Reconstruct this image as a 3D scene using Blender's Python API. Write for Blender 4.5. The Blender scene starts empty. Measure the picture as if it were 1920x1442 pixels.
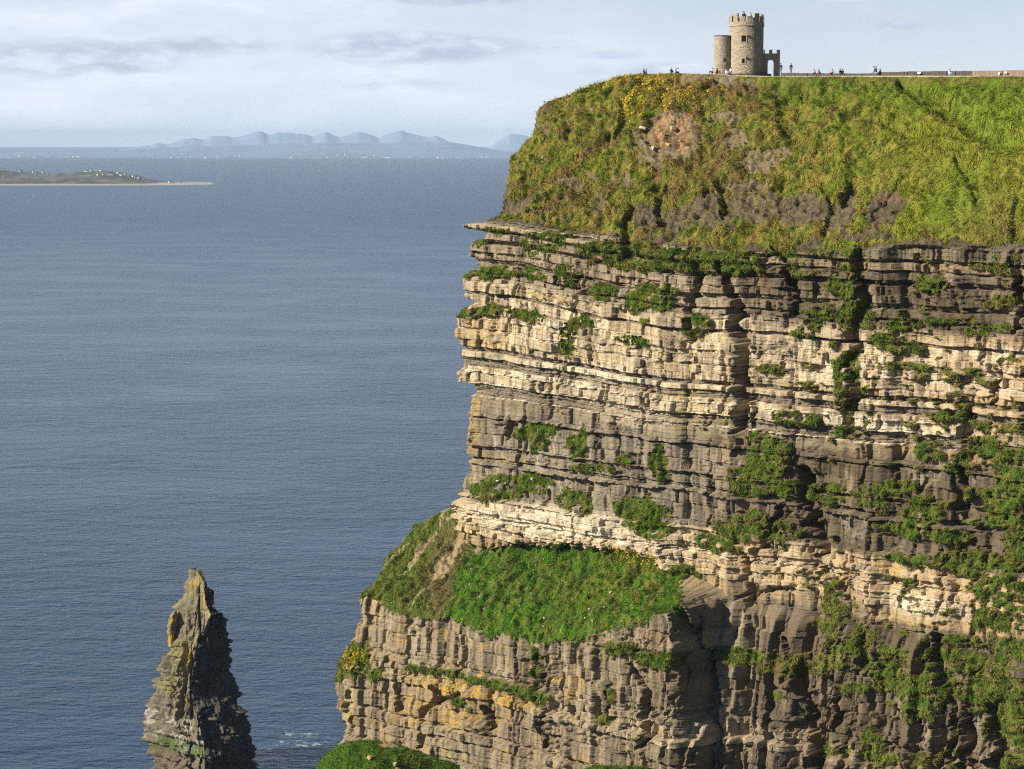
import bpy, bmesh, math, random
import numpy as np
from mathutils import Vector, Matrix
PI = math.pi
C = bpy.context.scene.collection
scene = bpy.context.scene

# ------------------------------------------------------------------ camera
F = 4000.0; W0, H0 = 1920.0, 1442.0
EYE = 203.0
HY = 262.0
TH = math.atan((H0/2 - HY)/F)
cam_d = bpy.data.cameras.new('camera'); cam = bpy.data.objects.new('camera', cam_d); C.objects.link(cam)
cam_d.sensor_width = 36; cam_d.lens = 36*F/W0
cam_d.clip_start = 1; cam_d.clip_end = 120000
cam.location = (0, 0, EYE); cam.rotation_euler = (PI/2 - TH, 0, 0)
scene.camera = cam
cT, sT = math.cos(TH), math.sin(TH)

# ------------------------------------------------------------------ light
SUN_AZ, SUN_EL = math.radians(69), math.radians(28)   # azimuth: degrees to the left of straight behind the camera
SD = np.array([-math.sin(SUN_AZ)*math.cos(SUN_EL), -math.cos(SUN_AZ)*math.cos(SUN_EL), math.sin(SUN_EL)])
sun_d = bpy.data.lights.new('sun', 'SUN'); sun = bpy.data.objects.new('sun', sun_d); C.objects.link(sun)
sun_d.energy = 5.0; sun_d.angle = math.radians(0.5); sun_d.color = (1.0, 0.90, 0.73)
sun.rotation_euler = Vector(SD).to_track_quat('Z', 'Y').to_euler()
sun.location = (0, 0, 400)
scene.view_settings.view_transform = 'Standard'; scene.view_settings.look = 'None'
scene.view_settings.exposure = 0.62; scene.view_settings.gamma = 1
scene.cycles.use_denoising = False; scene.cycles.filter_width = 1.2
scene.cycles.max_bounces = 6; scene.cycles.diffuse_bounces = 2; scene.cycles.volume_bounces = 1
scene.cycles.use_adaptive_sampling = True; scene.cycles.adaptive_threshold = 0.015

class NT:
    """tiny node helper"""
    def __init__(s, nt): s.nt = nt; s.n = nt.nodes; s.l = nt.links
    def add(s, typ, **kw):
        n = s.n.new(typ)
        ins = kw.pop('ins', {})
        for k, v in kw.items(): setattr(n, k, v)
        for k, v in ins.items():
            if isinstance(v, bpy.types.NodeSocket): s.l.new(v, n.inputs[k])
            else: n.inputs[k].default_value = v
        return n
    def math(s, op, a, b=None, c=None, clamp=False):
        i = {0: a}
        if b is not None: i[1] = b
        if c is not None: i[2] = c
        return s.add('ShaderNodeMath', operation=op, use_clamp=clamp, ins=i).outputs[0]
    def mix(s, f, a, b, blend='MIX'):
        return s.add('ShaderNodeMix', data_type='RGBA', blend_type=blend, ins={0: f, 6: a, 7: b}).outputs[2]
    def ramp(s, f, a, b):
        return s.add('ShaderNodeMapRange', interpolation_type='SMOOTHSTEP', ins={0: f, 1: a, 2: b, 3: 0.0, 4: 1.0}).outputs[0]
    def noise(s, v, scale, detail=4, rough=.55, w=None):
        return s.add('ShaderNodeTexNoise', ins={'Vector': v, 'Scale': scale, 'Detail': detail, 'Roughness': rough}).outputs[0]

def make_world():
    w = bpy.data.worlds.new('World'); scene.world = w; w.use_nodes = True
    N = NT(w.node_tree); N.n.clear()
    sky = N.add('ShaderNodeTexSky', sky_type='NISHITA')
    sky.sun_disc = False; sky.sun_elevation = SUN_EL
    sky.sun_rotation = math.atan2(SD[0], SD[1]); sky.altitude = 200
    sky.air_density = 1.0; sky.dust_density = 0.8; sky.ozone_density = 1.5
    co = N.add('ShaderNodeTexCoord').outputs['Generated']
    sep = N.add('ShaderNodeSeparateXYZ', ins={0: co})
    x, y, z = sep.outputs
    az = N.math('ARCTAN2', x, y)
    el = N.math('ARCSINE', z)
    v = N.add('ShaderNodeCombineXYZ', ins={0: az, 1: N.math('MULTIPLY', el, 3.2), 2: 0.3}).outputs[0]
    n1 = N.noise(v, 13.0, 8, .60)
    n2 = N.noise(v, 30.0, 5, .6)
    n3 = N.noise(v, 5.0, 3, .5)
    # individual cloud banks: azimuth, elevation, half sizes, strength
    banks = [(770, 90, 220, 30, 1.45), (860, 2, 150, 16, 1.5), (90, 112, 280, 38, 1.1), (1670, 57, 70, 14, .85),
             (400, 88, 240, 26, .8), (1140, 106, 60, 8, .6), (760, 158, 300, 18, .5), (1180, 140, 220, 18, .5)]
    tot = None
    for bx, by, sx, sy, st in banks:
        a = N.math('MULTIPLY', N.math('SUBTRACT', az, (bx-960)/F), F/sx)
        e = N.math('MULTIPLY', N.math('SUBTRACT', el, (HY-by)/F), F/sy)
        # softened ellipse, the underside flatter
        r = N.math('ADD', N.math('MULTIPLY', a, a), N.math('MULTIPLY', e, e))
        g = N.math('MULTIPLY', N.math('EXPONENT', N.math('MULTIPLY', r, -.9)), st)
        tot = g if tot is None else N.math('MAXIMUM', tot, g)
    # a general broken layer elsewhere and higher up
    hi = N.ramp(el, 0.09, 0.35)
    fil = N.math('MULTIPLY', N.ramp(n3, .48, .72), N.math('ADD', .35, N.math('MULTIPLY', hi, .3)))
    tot = N.math('MAXIMUM', tot, N.math('MULTIPLY', fil, .9))
    cn = N.math('ADD', N.math('MULTIPLY', n1, .62), N.math('MULTIPLY', n2, .46))
    dens = N.ramp(N.math('ADD', tot, N.math('MULTIPLY', N.math('SUBTRACT', cn, .535), 3.4)), .28, .95)
    dens = N.math('MULTIPLY', dens, N.ramp(tot, .02, .2))
    # thin bright veil near the horizon, to the left
    veil = N.math('MULTIPLY', N.ramp(n1, .35, .75), .75)
    left = N.ramp(az, .16, -.12)
    veil = N.math('MULTIPLY', veil, N.math('ADD', .12, N.math('MULTIPLY', left, .8)))
    skyc = N.mix(1.0, sky.outputs[0], (.98, .98, 1.16, 1), 'MULTIPLY')
    # whiteness low in the sky
    low = N.math('MULTIPLY', N.ramp(el, .09, -.01), .6)
    pale = N.mix(N.math('ADD', .22, N.math('MULTIPLY', left, .38)), skyc, (8.4, 9.2, 11.0, 1))
    pale = N.mix(low, pale, (9.0, 10.2, 12.0, 1))
    pale = N.mix(N.ramp(el, .10, .42), pale, N.mix(1.0, sky.outputs[0], (.40, .48, .64, 1), 'MULTIPLY'))  # overhead sky toned down to lower the ambient light
    front = N.ramp(N.math('ABSOLUTE', az), 1.25, .45)     # the bright thin cloud lies to the north, the unseen sky elsewhere is dimmed to deepen shadows
    clear = N.mix(1.0, sky.outputs[0], (.40, .48, .64, 1), 'MULTIPLY')  # plain sky made darker outside the view, for less fill light
    veil = N.math('MULTIPLY', veil, N.ramp(el, .35, .08))
    c1 = N.mix(veil, pale, (10.4, 10.6, 11.6, 1))
    c2 = N.mix(N.math('MULTIPLY', dens, 1.0), c1, N.mix(N.ramp(n2, .4, .7), (5.3, 6.0, 7.6, 1), (8.2, 8.8, 10.2, 1)))
    c2 = N.mix(front, clear, c2)
    bg = N.add('ShaderNodeBackground', ins={'Color': c2, 'Strength': .066})
    N.add('ShaderNodeOutputWorld', ins={'Surface': bg.outputs[0]})
make_world()

# ------------------------------------------------------------------ helpers
def ray(px, py):
    a = (px - W0/2)/F; b = (H0/2 - py)/F
    return np.array([a, cT + b*sT, b*cT - sT])
def at(px, py, Y):
    d = ray(px, py); k = Y/d[1]
    return Vector((d[0]*k, Y, EYE + d[2]*k))
def at_z(px, py, z):
    d = ray(px, py); k = (z-EYE)/d[2]
    return Vector((d[0]*k, d[1]*k, z))
def proj(X, Y, Z):
    z = Z - EYE
    dep = Y*cT - z*sT; up = Y*sT + z*cT
    dep = np.maximum(dep, 1.0)
    return W0/2 + F*X/dep, H0/2 - F*up/dep

def h32(*ks):
    h = np.zeros(np.broadcast(*ks).shape, dtype=np.uint32) + np.uint32(2166136261)
    for i, k in enumerate(ks):
        k = np.asarray(k).astype(np.int64).astype(np.uint32)
        h = (h ^ (k*np.uint32(0x9E3779B1) + np.uint32(i*0x7F4A7C15 & 0xffffffff)))*np.uint32(0x85EBCA6B)
        h ^= h >> np.uint32(13); h *= np.uint32(0xC2B2AE35); h ^= h >> np.uint32(16)
    return h
def rnd(*ks): return (h32(*ks) >> np.uint32(8)).astype(np.float32)/np.float32(1 << 24)
def vn2(x, y, seed=0):
    x = np.asarray(x, dtype=np.float32); y = np.asarray(y, dtype=np.float32)
    xi = np.floor(x).astype(np.int32); yi = np.floor(y).astype(np.int32)
    fx = x - xi; fy = y - yi
    fx = fx*fx*(3-2*fx); fy = fy*fy*(3-2*fy)
    a = rnd(xi, yi, seed); b = rnd(xi+1, yi, seed); c = rnd(xi, yi+1, seed); d = rnd(xi+1, yi+1, seed)
    return ((a*(1-fx)+b*fx)*(1-fy) + (c*(1-fx)+d*fx)*fy)*2-1
def fbm(x, y, oct=4, seed=0, gain=.5):
    s = 0; a = 1; t = 0
    for o in range(oct):
        s = s + a*vn2(x, y, seed+o*17); t += a; a *= gain
        x = np.asarray(x)*2.03+13.1; y = np.asarray(y)*2.03-7.7
    return s/t
def vn3(x, y, z, seed=0):
    x = np.asarray(x, dtype=np.float32); y = np.asarray(y, dtype=np.float32); z = np.asarray(z, dtype=np.float32)
    zi = np.floor(z).astype(np.int32); fz = z-zi; fz = fz*fz*(3-2*fz)
    xi = np.floor(x).astype(np.int32); yi = np.floor(y).astype(np.int32)
    fx = x - xi; fy = y - yi
    fx = fx*fx*(3-2*fx); fy = fy*fy*(3-2*fy)
    out = 0
    for dz, wz in ((0, 1-fz), (1, fz)):
        a = rnd(xi, yi, zi+dz, seed); b = rnd(xi+1, yi, zi+dz, seed); c = rnd(xi, yi+1, zi+dz, seed); d = rnd(xi+1, yi+1, zi+dz, seed)
        out = out + ((a*(1-fx)+b*fx)*(1-fy) + (c*(1-fx)+d*fx)*fy)*wz
    return out*2-1
def fbm3(x, y, z, oct=4, seed=0):
    s = 0; a = 1; t = 0
    for o in range(oct):
        s = s + a*vn3(x, y, z, seed+o*17); t += a; a *= .5
        x = x*2.03+3.1; y = y*2.03-7.7; z = z*2.03+1.7
    return s/t
def sst(a, b, x):
    t = np.clip((x-a)/(b-a), 0, 1); return t*t*(3-2*t)
def lerp(a, b, t): return a+(b-a)*t
def mixc(col, c, m):
    return col + (np.array(c, dtype=np.float32) - col)*m[..., None]
def inpoly(px, py, poly):
    res = np.zeros(px.shape, bool); n = len(poly)
    for i in range(n):
        x1, y1 = poly[i]; x2, y2 = poly[(i+1) % n]
        if y1 == y2: continue
        c = (py > y1) != (py > y2)
        xi = x1 + (py-y1)*(x2-x1)/(y2-y1)
        res ^= c & (px < xi)
    return res

def link(name, me, mat=None, parent=None):
    o = bpy.data.objects.new(name, me); C.objects.link(o)
    if mat is not None: me.materials.append(mat)
    if parent: o.parent = parent
    return o
def tag(o, label=None, cat=None, group=None, kind=None):
    if label: o['label'] = label
    if cat: o['category'] = cat
    if group: o['group'] = group
    if kind: o['kind'] = kind
    return o
def empty(name, loc, rz=0):
    o = bpy.data.objects.new(name, None); C.objects.link(o); o.empty_display_size = .2
    o.location = loc; o.rotation_euler = (0, 0, rz); return o
def copy_tree(o, parent=None):
    c = o.copy(); C.objects.link(c)
    if parent: c.parent = parent
    for ch in [k for k in C.objects if k.parent == o]: copy_tree(ch, c)
    return c

def np_mesh(name, V, Q=None, T=None, col=None, attrs=None, smooth=False):
    me = bpy.data.meshes.new(name)
    V = np.ascontiguousarray(V.reshape(-1, 3), dtype=np.float32)
    faces = []
    me.vertices.add(len(V)); me.vertices.foreach_set('co', V.ravel())
    if Q is not None and T is None:
        idx = Q.astype(np.int32).ravel(); n = len(Q); k = 4
    else:
        idx = T.astype(np.int32).ravel(); n = len(T); k = 3
    me.loops.add(len(idx)); me.loops.foreach_set('vertex_index', idx)
    me.polygons.add(n); me.polygons.foreach_set('loop_start', np.arange(0, n*k, k, dtype=np.int32))
    try: me.polygons.foreach_set('loop_total', np.full(n, k, dtype=np.int32))
    except Exception: pass
    me.update(calc_edges=True)
    if smooth: me.polygons.foreach_set('use_smooth', np.ones(n, dtype=bool))
    if col is not None:
        a = me.attributes.new('col', 'FLOAT_COLOR', 'POINT')
        c4 = np.ones((len(V), 4), dtype=np.float32); c4[:, :3] = np.clip(col.reshape(-1, 3), 0, 1)
        a.data.foreach_set('color', c4.ravel())
    for k_, v_ in (attrs or {}).items():
        a = me.attributes.new(k_, 'FLOAT', 'POINT'); a.data.foreach_set('value', np.ascontiguousarray(v_, dtype=np.float32).ravel())
    return me
def grid_quads(nr, nc, closed=False):
    i = np.arange(nr-1)[:, None]; j = np.arange(nc if closed else nc-1)[None, :]
    j2 = (j+1) % nc
    a = i*nc+j; b = i*nc+j2; c = (i+1)*nc+j2; d = (i+1)*nc+j
    return np.stack([a, b, c, d], -1).reshape(-1, 4)
def vnormals(P):
    du = np.gradient(P, axis=1); dv = np.gradient(P, axis=0)
    n = np.cross(du, dv); n /= np.maximum(np.linalg.norm(n, axis=-1, keepdims=True), 1e-9)
    return n

def new_mat(name):
    m = bpy.data.materials.new(name); m.use_nodes = True
    N = NT(m.node_tree); N.n.clear(); return m, N
def simple(name, rgb, rough=.8, nscale=None, namp=.25, metal=0, bump=0):
    m, N = new_mat(name)
    p = N.add('ShaderNodeBsdfPrincipled', ins={'Base Color': (*rgb, 1), 'Roughness': rough, 'Metallic': metal})
    if nscale:
        co = N.add('ShaderNodeTexCoord').outputs['Object']
        n = N.noise(co, nscale, 5, .6)
        f = N.math('ADD', 1-namp, N.math('MULTIPLY', n, 2*namp))
        c = N.mix(1.0, (*rgb, 1), N.add('ShaderNodeCombineColor', ins={0: f, 1: f, 2: f}).outputs[0], 'MULTIPLY')
        N.l.new(c, p.inputs['Base Color'])
        if bump: N.l.new(N.add('ShaderNodeBump', ins={'Strength': 1.0, 'Distance': bump, 'Height': n}).outputs[0], p.inputs['Normal'])
    N.add('ShaderNodeOutputMaterial', ins={0: p.outputs[0]})
    return m

def rock_material():
    m, N = new_mat('rock_face')
    at_ = N.add('ShaderNodeAttribute', attribute_name='col').outputs['Color']
    co = N.add('ShaderNodeNewGeometry').outputs['Position']
    mp = N.add('ShaderNodeMapping', ins={'Vector': co, 'Scale': (1, 1, 3.5)}).outputs[0]
    n1 = N.noise(mp, 1.6, 7, .68); n2 = N.noise(co, 7.0, 4, .6)
    f = N.math('ADD', .5, N.math('ADD', N.math('MULTIPLY', n1, .66), N.math('MULTIPLY', n2, .34)))
    c = N.mix(1.0, at_, N.add('ShaderNodeCombineColor', ins={0: f, 1: f, 2: f}).outputs[0], 'MULTIPLY')
    h = N.math('ADD', n1, N.math('MULTIPLY', n2, .35))
    b = N.add('ShaderNodeBump', ins={'Strength': .9, 'Distance': .35, 'Height': h})
    p = N.add('ShaderNodeBsdfPrincipled', ins={'Base Color': c, 'Roughness': .9, 'Normal': b.outputs[0]})
    p.inputs['Specular IOR Level'].default_value = .2
    N.add('ShaderNodeOutputMaterial', ins={0: p.outputs[0]})
    return m
def blade_material():
    m, N = new_mat('grass_blades')
    at_ = N.add('ShaderNodeAttribute', attribute_name='col').outputs['Color']
    p = N.add('ShaderNodeBsdfPrincipled', ins={'Base Color': at_, 'Roughness': .75})
    p.inputs['Specular IOR Level'].default_value = .15
    t = N.add('ShaderNodeBsdfTranslucent', ins={'Color': at_})
    mx = N.add('ShaderNodeMixShader', ins={0: .28, 1: p.outputs[0], 2: t.outputs[0]})
    N.add('ShaderNodeOutputMaterial', ins={0: mx.outputs[0]})
    return m
ROCK = rock_material(); BLADE = blade_material()

# grass tufts: collected over several surfaces, built per surface object
def tuft_mesh(name, P, nrm, gcol, dens, length, width, rng, droop=1.0, maxn=400000, wind=None):
    """P (nr,nc,3) surface, nrm normals, gcol (nr,nc,3), dens (nr,nc) tufts per square metre"""
    e1 = P[:-1, 1:]-P[:-1, :-1]; e2 = P[1:, :-1]-P[:-1, :-1]
    area = np.linalg.norm(np.cross(e1, e2), axis=-1)
    w = area*dens[:-1, :-1]
    n = int(min(w.sum(), maxn))
    if n < 10: return None
    p = (w/w.sum()).ravel()
    pick = np.searchsorted(np.cumsum(p), rng.random(n)).clip(0, p.size-1)
    i, j = np.unravel_index(pick, w.shape)
    u = rng.random((n, 1)).astype(np.float32); v = rng.random((n, 1)).astype(np.float32)
    base = P[i, j] + e1[i, j]*u + e2[i, j]*v
    nn = nrm[i, j]; cc = gcol[i, j]
    L = length[i, j] if isinstance(length, np.ndarray) else np.full(n, length)
    L = L*(.55+.9*rng.random(n)); Wd = width*(.6+.8*rng.random(n))
    # direction the grass is combed: downslope plus a slowly varying wind swirl
    g = np.array([0, 0, -1.0])[None]; down = g - nn*(g*nn).sum(-1, keepdims=True)
    sw = vn3(base[:, 0]*.16, base[:, 1]*.16, base[:, 2]*.16, 91)*1.6 + vn3(base[:, 0]*.6, base[:, 1]*.6, base[:, 2]*.6, 92)*.9
    side = np.cross(nn, down)
    lean = down*droop + side*(sw[:, None]-.25) + rng.normal(0, .35, (n, 3))
    lean /= np.maximum(np.linalg.norm(lean, axis=-1, keepdims=True), 1e-6)
    mid = base + (nn*.62 + lean*.35)*L[:, None]*.55
    tip = base + (nn*.42 + lean*.95)*L[:, None]
    ax = np.cross(lean, nn) + rng.normal(0, .25, (n, 3)); ax /= np.maximum(np.linalg.norm(ax, axis=-1, keepdims=True), 1e-6)
    hw = ax*Wd[:, None]*.5
    V = np.stack([base-hw*.8, base+hw*.8, mid+hw, mid-hw, tip], 1)
    o = np.arange(n)[:, None]*5
    T = np.concatenate([o+[0, 1, 2], o+[0, 2, 3], o+[3, 2, 4]])
    jit = (.5+.95*rng.random((n, 1)))
    c = cc*jit
    dry = (rng.random(n) < .2)[:, None]
    c = np.where(dry, c*.5+np.array([.20, .16, .055])*.6, c)
    col = np.repeat(c[:, None, :], 5, 1); col[:, 4] *= 1.15; 
    return np_mesh(name, V, T=T, col=col)

# ------------------------------------------------------------------ the headland
t_ = np.array([.736, -.677, 0.]); n_ = np.array([-.677, -.736, 0.])
P0 = np.array([-8.7, 385., 0.])
def hit(px, py, out):
    """(s, z) of the point on the face plane pushed out by out metres, seen in the direction of a photo pixel"""
    d = ray(px, py); o = np.array([0, 0, EYE])
    k = (out - np.dot(o*[1, 1, 0]-P0, n_)) / np.dot(d*[1, 1, 0], n_)
    q = d*k + o - P0
    return np.dot(q, t_), q[2]
def line(pts):
    a = np.array([(*hit(x, y, o), o) for x, y, o in pts]); a = a[np.argsort(a[:, 0])]; return a

s_min = hit(590, 1400, 18)[0]-22; s_max = hit(1960, 600, 2)[0]+26
vis0 = hit(590, 1400, 18)[0]-2; vis1 = hit(1935, 600, 0)[0]+1
S = np.concatenate([np.linspace(s_min, vis0, 40, endpoint=False), np.linspace(vis0, vis1, 1200), np.linspace(vis1, s_max, 50)[1:]]).astype(np.float64)

L0 = line([(860, 141, -24), (1185, 139, -27), (1250, 138, -28), (1340, 140, -28), (1400, 144, -28), (1500, 144, -28), (1700, 145, -27), (1920, 144, -26), (2100, 144, -25)])
L1 = line([(700, 413, 0), (875, 413, 0), (960, 416, 0), (1070, 432, 0), (1165, 443, 0), (1360, 470, .4), (1500, 470, .3), (1700, 458, .2), (1920, 462, 0), (2200, 470, 0)])
L2 = line([(600, 1000, 1), (862, 1003, 1.2), (900, 1024, 1.2), (1000, 1016, 1.2), (1100, 1022, 1.2), (1230, 1035, 1.4), (1290, 1070, 1.4), (1400, 1128, 1.2), (1550, 1162, 1.2), (1920, 1238, 1.2), (2200, 1290, 1.2)])
L3 = line([(560, 1080, 16), (668, 1118, 16), (780, 1160, 16), (850, 1152, 16), (950, 1190, 16), (1050, 1207, 16), (1150, 1182, 16), (1240, 1140, 14.5), (1262, 1138, 14), (1318, 1134, 8), (1360, 1136, 3.4), (1420, 1155, 2.6), (1550, 1185, 2.4), (1920, 1258, 2.4), (2200, 1310, 2.4)])
L4 = line([(560, 1470, 19), (700, 1480, 19), (1000, 1490, 18.5), (1200, 1490, 17), (1270, 1490, 16.5), (1325, 1490, 10.5), (1380, 1490, 7), (1500, 1490, 6), (1920, 1490, 5.5), (2200, 1490, 5)])
def evl(Ln, s): return np.interp(s, Ln[:, 0], Ln[:, 1]), np.interp(s, Ln[:, 0], Ln[:, 2])
secs = []
z0, o0 = evl(L0, S); z1, o1 = evl(L1, S); z2, o2 = evl(L2, S); z3, o3 = evl(L3, S); z4, o4 = evl(L4, S)
ZR, OR = [], []
for f in np.linspace(1, 0, 10, endpoint=False):          # plateau behind the crest
    ZR.append(z0 - 1.0*min(1, f*8) + 0*f); OR.append(o0 - 130*f**1.5)
for f in np.linspace(0, 1, 330, endpoint=False):         # upper grass slope, convex at the top
    # outward position vs height: rounded shoulder then steepening
    zz = lerp(z0, z1, f); 
    oo = lerp(o0, o1, f**.78)
    zz = zz - 0.0; ZR.append(zz); OR.append(oo)
for f in np.linspace(0, 1, 620, endpoint=False):
    ZR.append(lerp(z1, z2, f)); OR.append(lerp(o1, o2, f))
for f in np.linspace(0, 1, 190, endpoint=False):
    wterr = np.clip((o3-o2-2)/8, 0, 1)
    ff = f - wterr*.05*math.sin(2*PI*f)
    ZR.append(lerp(z2, z3, f)); OR.append(lerp(o2, o3, ff))
for f in np.linspace(0, 1, 260, endpoint=False):
    ZR.append(lerp(z3, z4, f)); OR.append(lerp(o3, o4, f))
for f in np.linspace(0, 1, 60):
    ZR.append(lerp(z4, -4, f)); OR.append(lerp(o4, o4+14, f**1.3))
Z = np.array(ZR); OUT = np.array(OR); NR, NC = Z.shape
vidx = np.arange(NR)[:, None]
SS = np.broadcast_to(S[None], Z.shape).copy()

# left silhouette of the headland as (px, py, out) -> s at height z
sil = [(1185, 139, -28), (1140, 148, -26.5), (1100, 158, -25), (1040, 184, -22.5), (1001, 212, -20), (996, 240, -17.5), (993, 265, -15), (960, 292, -12.5), (948, 302, -12), (936, 335, -8.5),
       (928, 350, -6.5), (914, 388, -2), (905, 405, -.6), (876, 414, .5), (876, 430, .5), (905, 436, .4), (903, 446, .2), (880, 458, .2), (872, 464, .2), (874, 474, .2), (866, 480, .2), (888, 497, .2),
       (893, 502, .2), (868, 517, .3), (863, 524, .3), (863, 556, .3), (886, 566, .3), (884, 572, .3), (863, 586, .3), (858, 600, .3), (857, 640, .4), (860, 655, .4), (862, 690, .4), (856, 697, .5),
       (857, 714, .5), (876, 717, .5), (882, 748, .6), (880, 790, .6), (876, 820, .7), (875, 850, .7), (880, 858, .8), (880, 880, .8), (866, 905, 1), (863, 935, 1.2),
       (822, 960, 2.4), (790, 978, 4), (712, 1010, 7), (706, 1030, 8.5), (690, 1052, 10.5), (694, 1075, 12), (691, 1098, 14), (668, 1113, 16), (666, 1135, 16), (670, 1150, 16), (667, 1180, 16.2),
       (664, 1205, 16.3), (655, 1222, 16.5), (640, 1245, 16.8), (628, 1268, 17), (625, 1292, 17), (630, 1310, 17.2), (634, 1350, 17.5), (644, 1362, 17.6), (640, 1385, 18), (626, 1398, 18), (600, 1425, 18.5), (590, 1470, 19)]
sl = np.array([hit(x, y, o) for x, y, o in sil])
order = np.argsort(sl[:, 1]); slz = sl[order, 1]; sls = sl[order, 0]
sc = np.interp(Z, slz, sls)
sc = np.where(Z < slz[0], sls[0]-(slz[0]-Z)*.12, sc)
sc = sc + vn2(Z*1.3, 0*Z, 5)*.25 + vn2(Z*4, 0*Z, 6)*.12
q = sc - SS
rr = np.where(Z > 188, 3.5, .7); rr = np.where((Z < 139) & (Z > 124), 1.5, rr)
fall = 2.6*(np.sqrt(q*q+rr*rr)+q)/2
BASE = OUT - fall
X = P0[0]+SS*t_[0]+BASE*n_[0]; Y = P0[1]+SS*t_[1]+BASE*n_[1]
PX, PY = proj(X, Y, Z)

# edges of the painted regions wander with noise
e1 = fbm(SS*.45, Z*.45, 4, 21)*16; e2 = fbm(SS*.45+40, Z*.45, 4, 22)*13
QX = PX + e1 + vn2(SS*2.6, Z*2.6, 23)*5; QY = PY + e2 + vn2(SS*2.6, Z*2.6, 24)*5
EX = PX + e1*.45 + vn2(SS*2.6, Z*2.6, 23)*3; EY = PY + e2*.35 + vn2(SS*2.6, Z*2.6, 24)*3

def ell(cx, cy, rx, ry, ang=0, soft=.35, X_=None, Y_=None):
    X_ = QX if X_ is None else X_; Y_ = QY if Y_ is None else Y_
    c, s = math.cos(math.radians(ang)), math.sin(math.radians(ang))
    dx, dy = X_-cx, Y_-cy
    u = (dx*c+dy*s)/rx; v = (-dx*s+dy*c)/ry
    return 1-sst(1-soft, 1+soft, np.sqrt(u*u+v*v))

is_slope = (vidx < 340)
is_plat = (vidx < 10)
# --------- strata layers on the rock
dipw = sst(148, 176, Z)
ZS = Z + dipw*3.6*sst(-2, 52, SS) + sst(150, 120, Z)*sst(10, 70, SS)*.8 + fbm(SS*.06, Z*.05, 3, 31)*.55 + vn2(SS*.5, Z*.3, 33)*.10
rs = np.random.default_rng(7)
bounds = [-6.0]; ltype = []
def zone(z):
    if z > 188.3: return 'cap'
    if z > 177: return 'mixed'
    if z > 155.5: return 'bands'
    if z > 139.4: return 'massive'
    if z > 130: return 'blocks'
    if z > 111: return 'columns'
    if z > 106: return 'lowband'
    return 'base'
while bounds[-1] < 216:
    z = bounds[-1]; zn = zone(z); r = rs.random()
    if zn == 'cap': th, ty = 1.7, 0
    elif zn == 'mixed': th, ty = (rs.uniform(.7, 1.6), 0) if r < .4 else (rs.uniform(.2, .6), 1)
    elif zn == 'bands': th, ty = (rs.uniform(.7, 2.2), 0) if r < .42 else ((rs.uniform(.25, 1.2), 1) if r < .72 else (rs.uniform(.15, .4), 2))
    elif zn == 'massive': th, ty = (rs.uniform(1.4, 3.4), 3) if r < .6 else (rs.uniform(.2, .7), 1 if r < .85 else 2)
    elif zn == 'blocks': th, ty = (rs.uniform(.7, 1.5), 0) if r < .75 else (rs.uniform(.2, .4), 2)
    elif zn == 'columns': th, ty = (rs.uniform(1.8, 4), 3) if r < .6 else (rs.uniform(.3, .8), 3)
    elif zn == 'lowband': th, ty = (rs.uniform(.5, 1.2), 0) if r < .6 else (rs.uniform(.2, .4), 1)
    else: th, ty = (rs.uniform(1, 3.0), 3) if r < .7 else (rs.uniform(.2, .5), 1)
    bounds.append(z+th); ltype.append(ty)
bounds = np.array(bounds); ltype = np.array(ltype+[0]); nl = len(bounds)
# 0 sandstone block, 1 recessed shale, 2 thin bright slab, 3 massive
baseoff = np.where(ltype == 0, rs.uniform(-.1, .85, nl), np.where(ltype == 1, rs.uniform(-1.1, -.35, nl), np.where(ltype == 2, rs.uniform(.0, .8, nl), rs.uniform(-.35, .25, nl))))
blen = np.where(ltype == 0, rs.uniform(1.6, 5.5, nl), np.where(ltype == 1, rs.uniform(2, 5, nl), np.where(ltype == 2, rs.uniform(1.5, 6, nl), rs.uniform(2.5, 6, nl))))
li = np.searchsorted(bounds, ZS) - 1; li = li.clip(0, nl-2)
thick = (bounds[li+1]-bounds[li]); fz = (ZS-bounds[li])/thick
zc = (bounds[li]+bounds[li+1])/2
lt = ltype[li]
jit = .35*vn2(SS*.7, li*3.7, 41)*blen[li]
sb = (SS+jit)/blen[li]+rnd(li, 3)*50
bi = np.floor(sb).astype(np.int64); fb = sb-bi
bump = rnd(li, bi, 11)-.5; btone = rnd(li, bi, 12)
# sub joints for irregularity
sb2 = SS/(blen[li]*.37)+rnd(li, 4)*50+vn2(SS*.5, li*1.7, 42)*.8
bi2 = np.floor(sb2).astype(np.int64); fb2 = sb2-bi2
bump2 = rnd(li, bi2, 13)-.5
# per-layer outline: stepped retreat
G = fbm(SS*.085, zc*.10, 4, 51)*1.5 + fbm(SS*.35, li*1.9, 3, 52)*.5
rel = G + baseoff[li] + bump*np.where(lt == 0, .95, np.where(lt == 3, .6, .35)) + bump2*np.where(lt == 0, .26, .12)
# cracks between blocks and at the layer tops
dj = np.minimum(fb, 1-fb)*blen[li]; dj2 = np.minimum(fb2, 1-fb2)*blen[li]*.37
jdeep = (rnd(bi, li, 14) < .3)
rel -= np.where(lt != 1, sst(.15, .08, dj)*np.where(jdeep, .8, .12), 0)
rel -= np.where(lt == 0, sst(.10, .04, dj2)*(rnd(bi2, li, 15) < .25)*.35, 0)
dz_ = np.minimum(fz, 1-fz)*thick
rel -= (dz_ < .055)*.30*(rnd(li, 23) < .7)
# thin laminations inside layers: stepped plates, offset along the face
lam = np.floor(ZS/.24 + vn2(SS*.06, ZS*.1, 67)*2).astype(np.int64)
rel += (rnd(lam, np.floor(SS/4.3+rnd(lam, 3)*9).astype(np.int64), 68)-.5)*np.where(lt == 0, .14, np.where(lt == 3, .10, .42))
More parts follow.
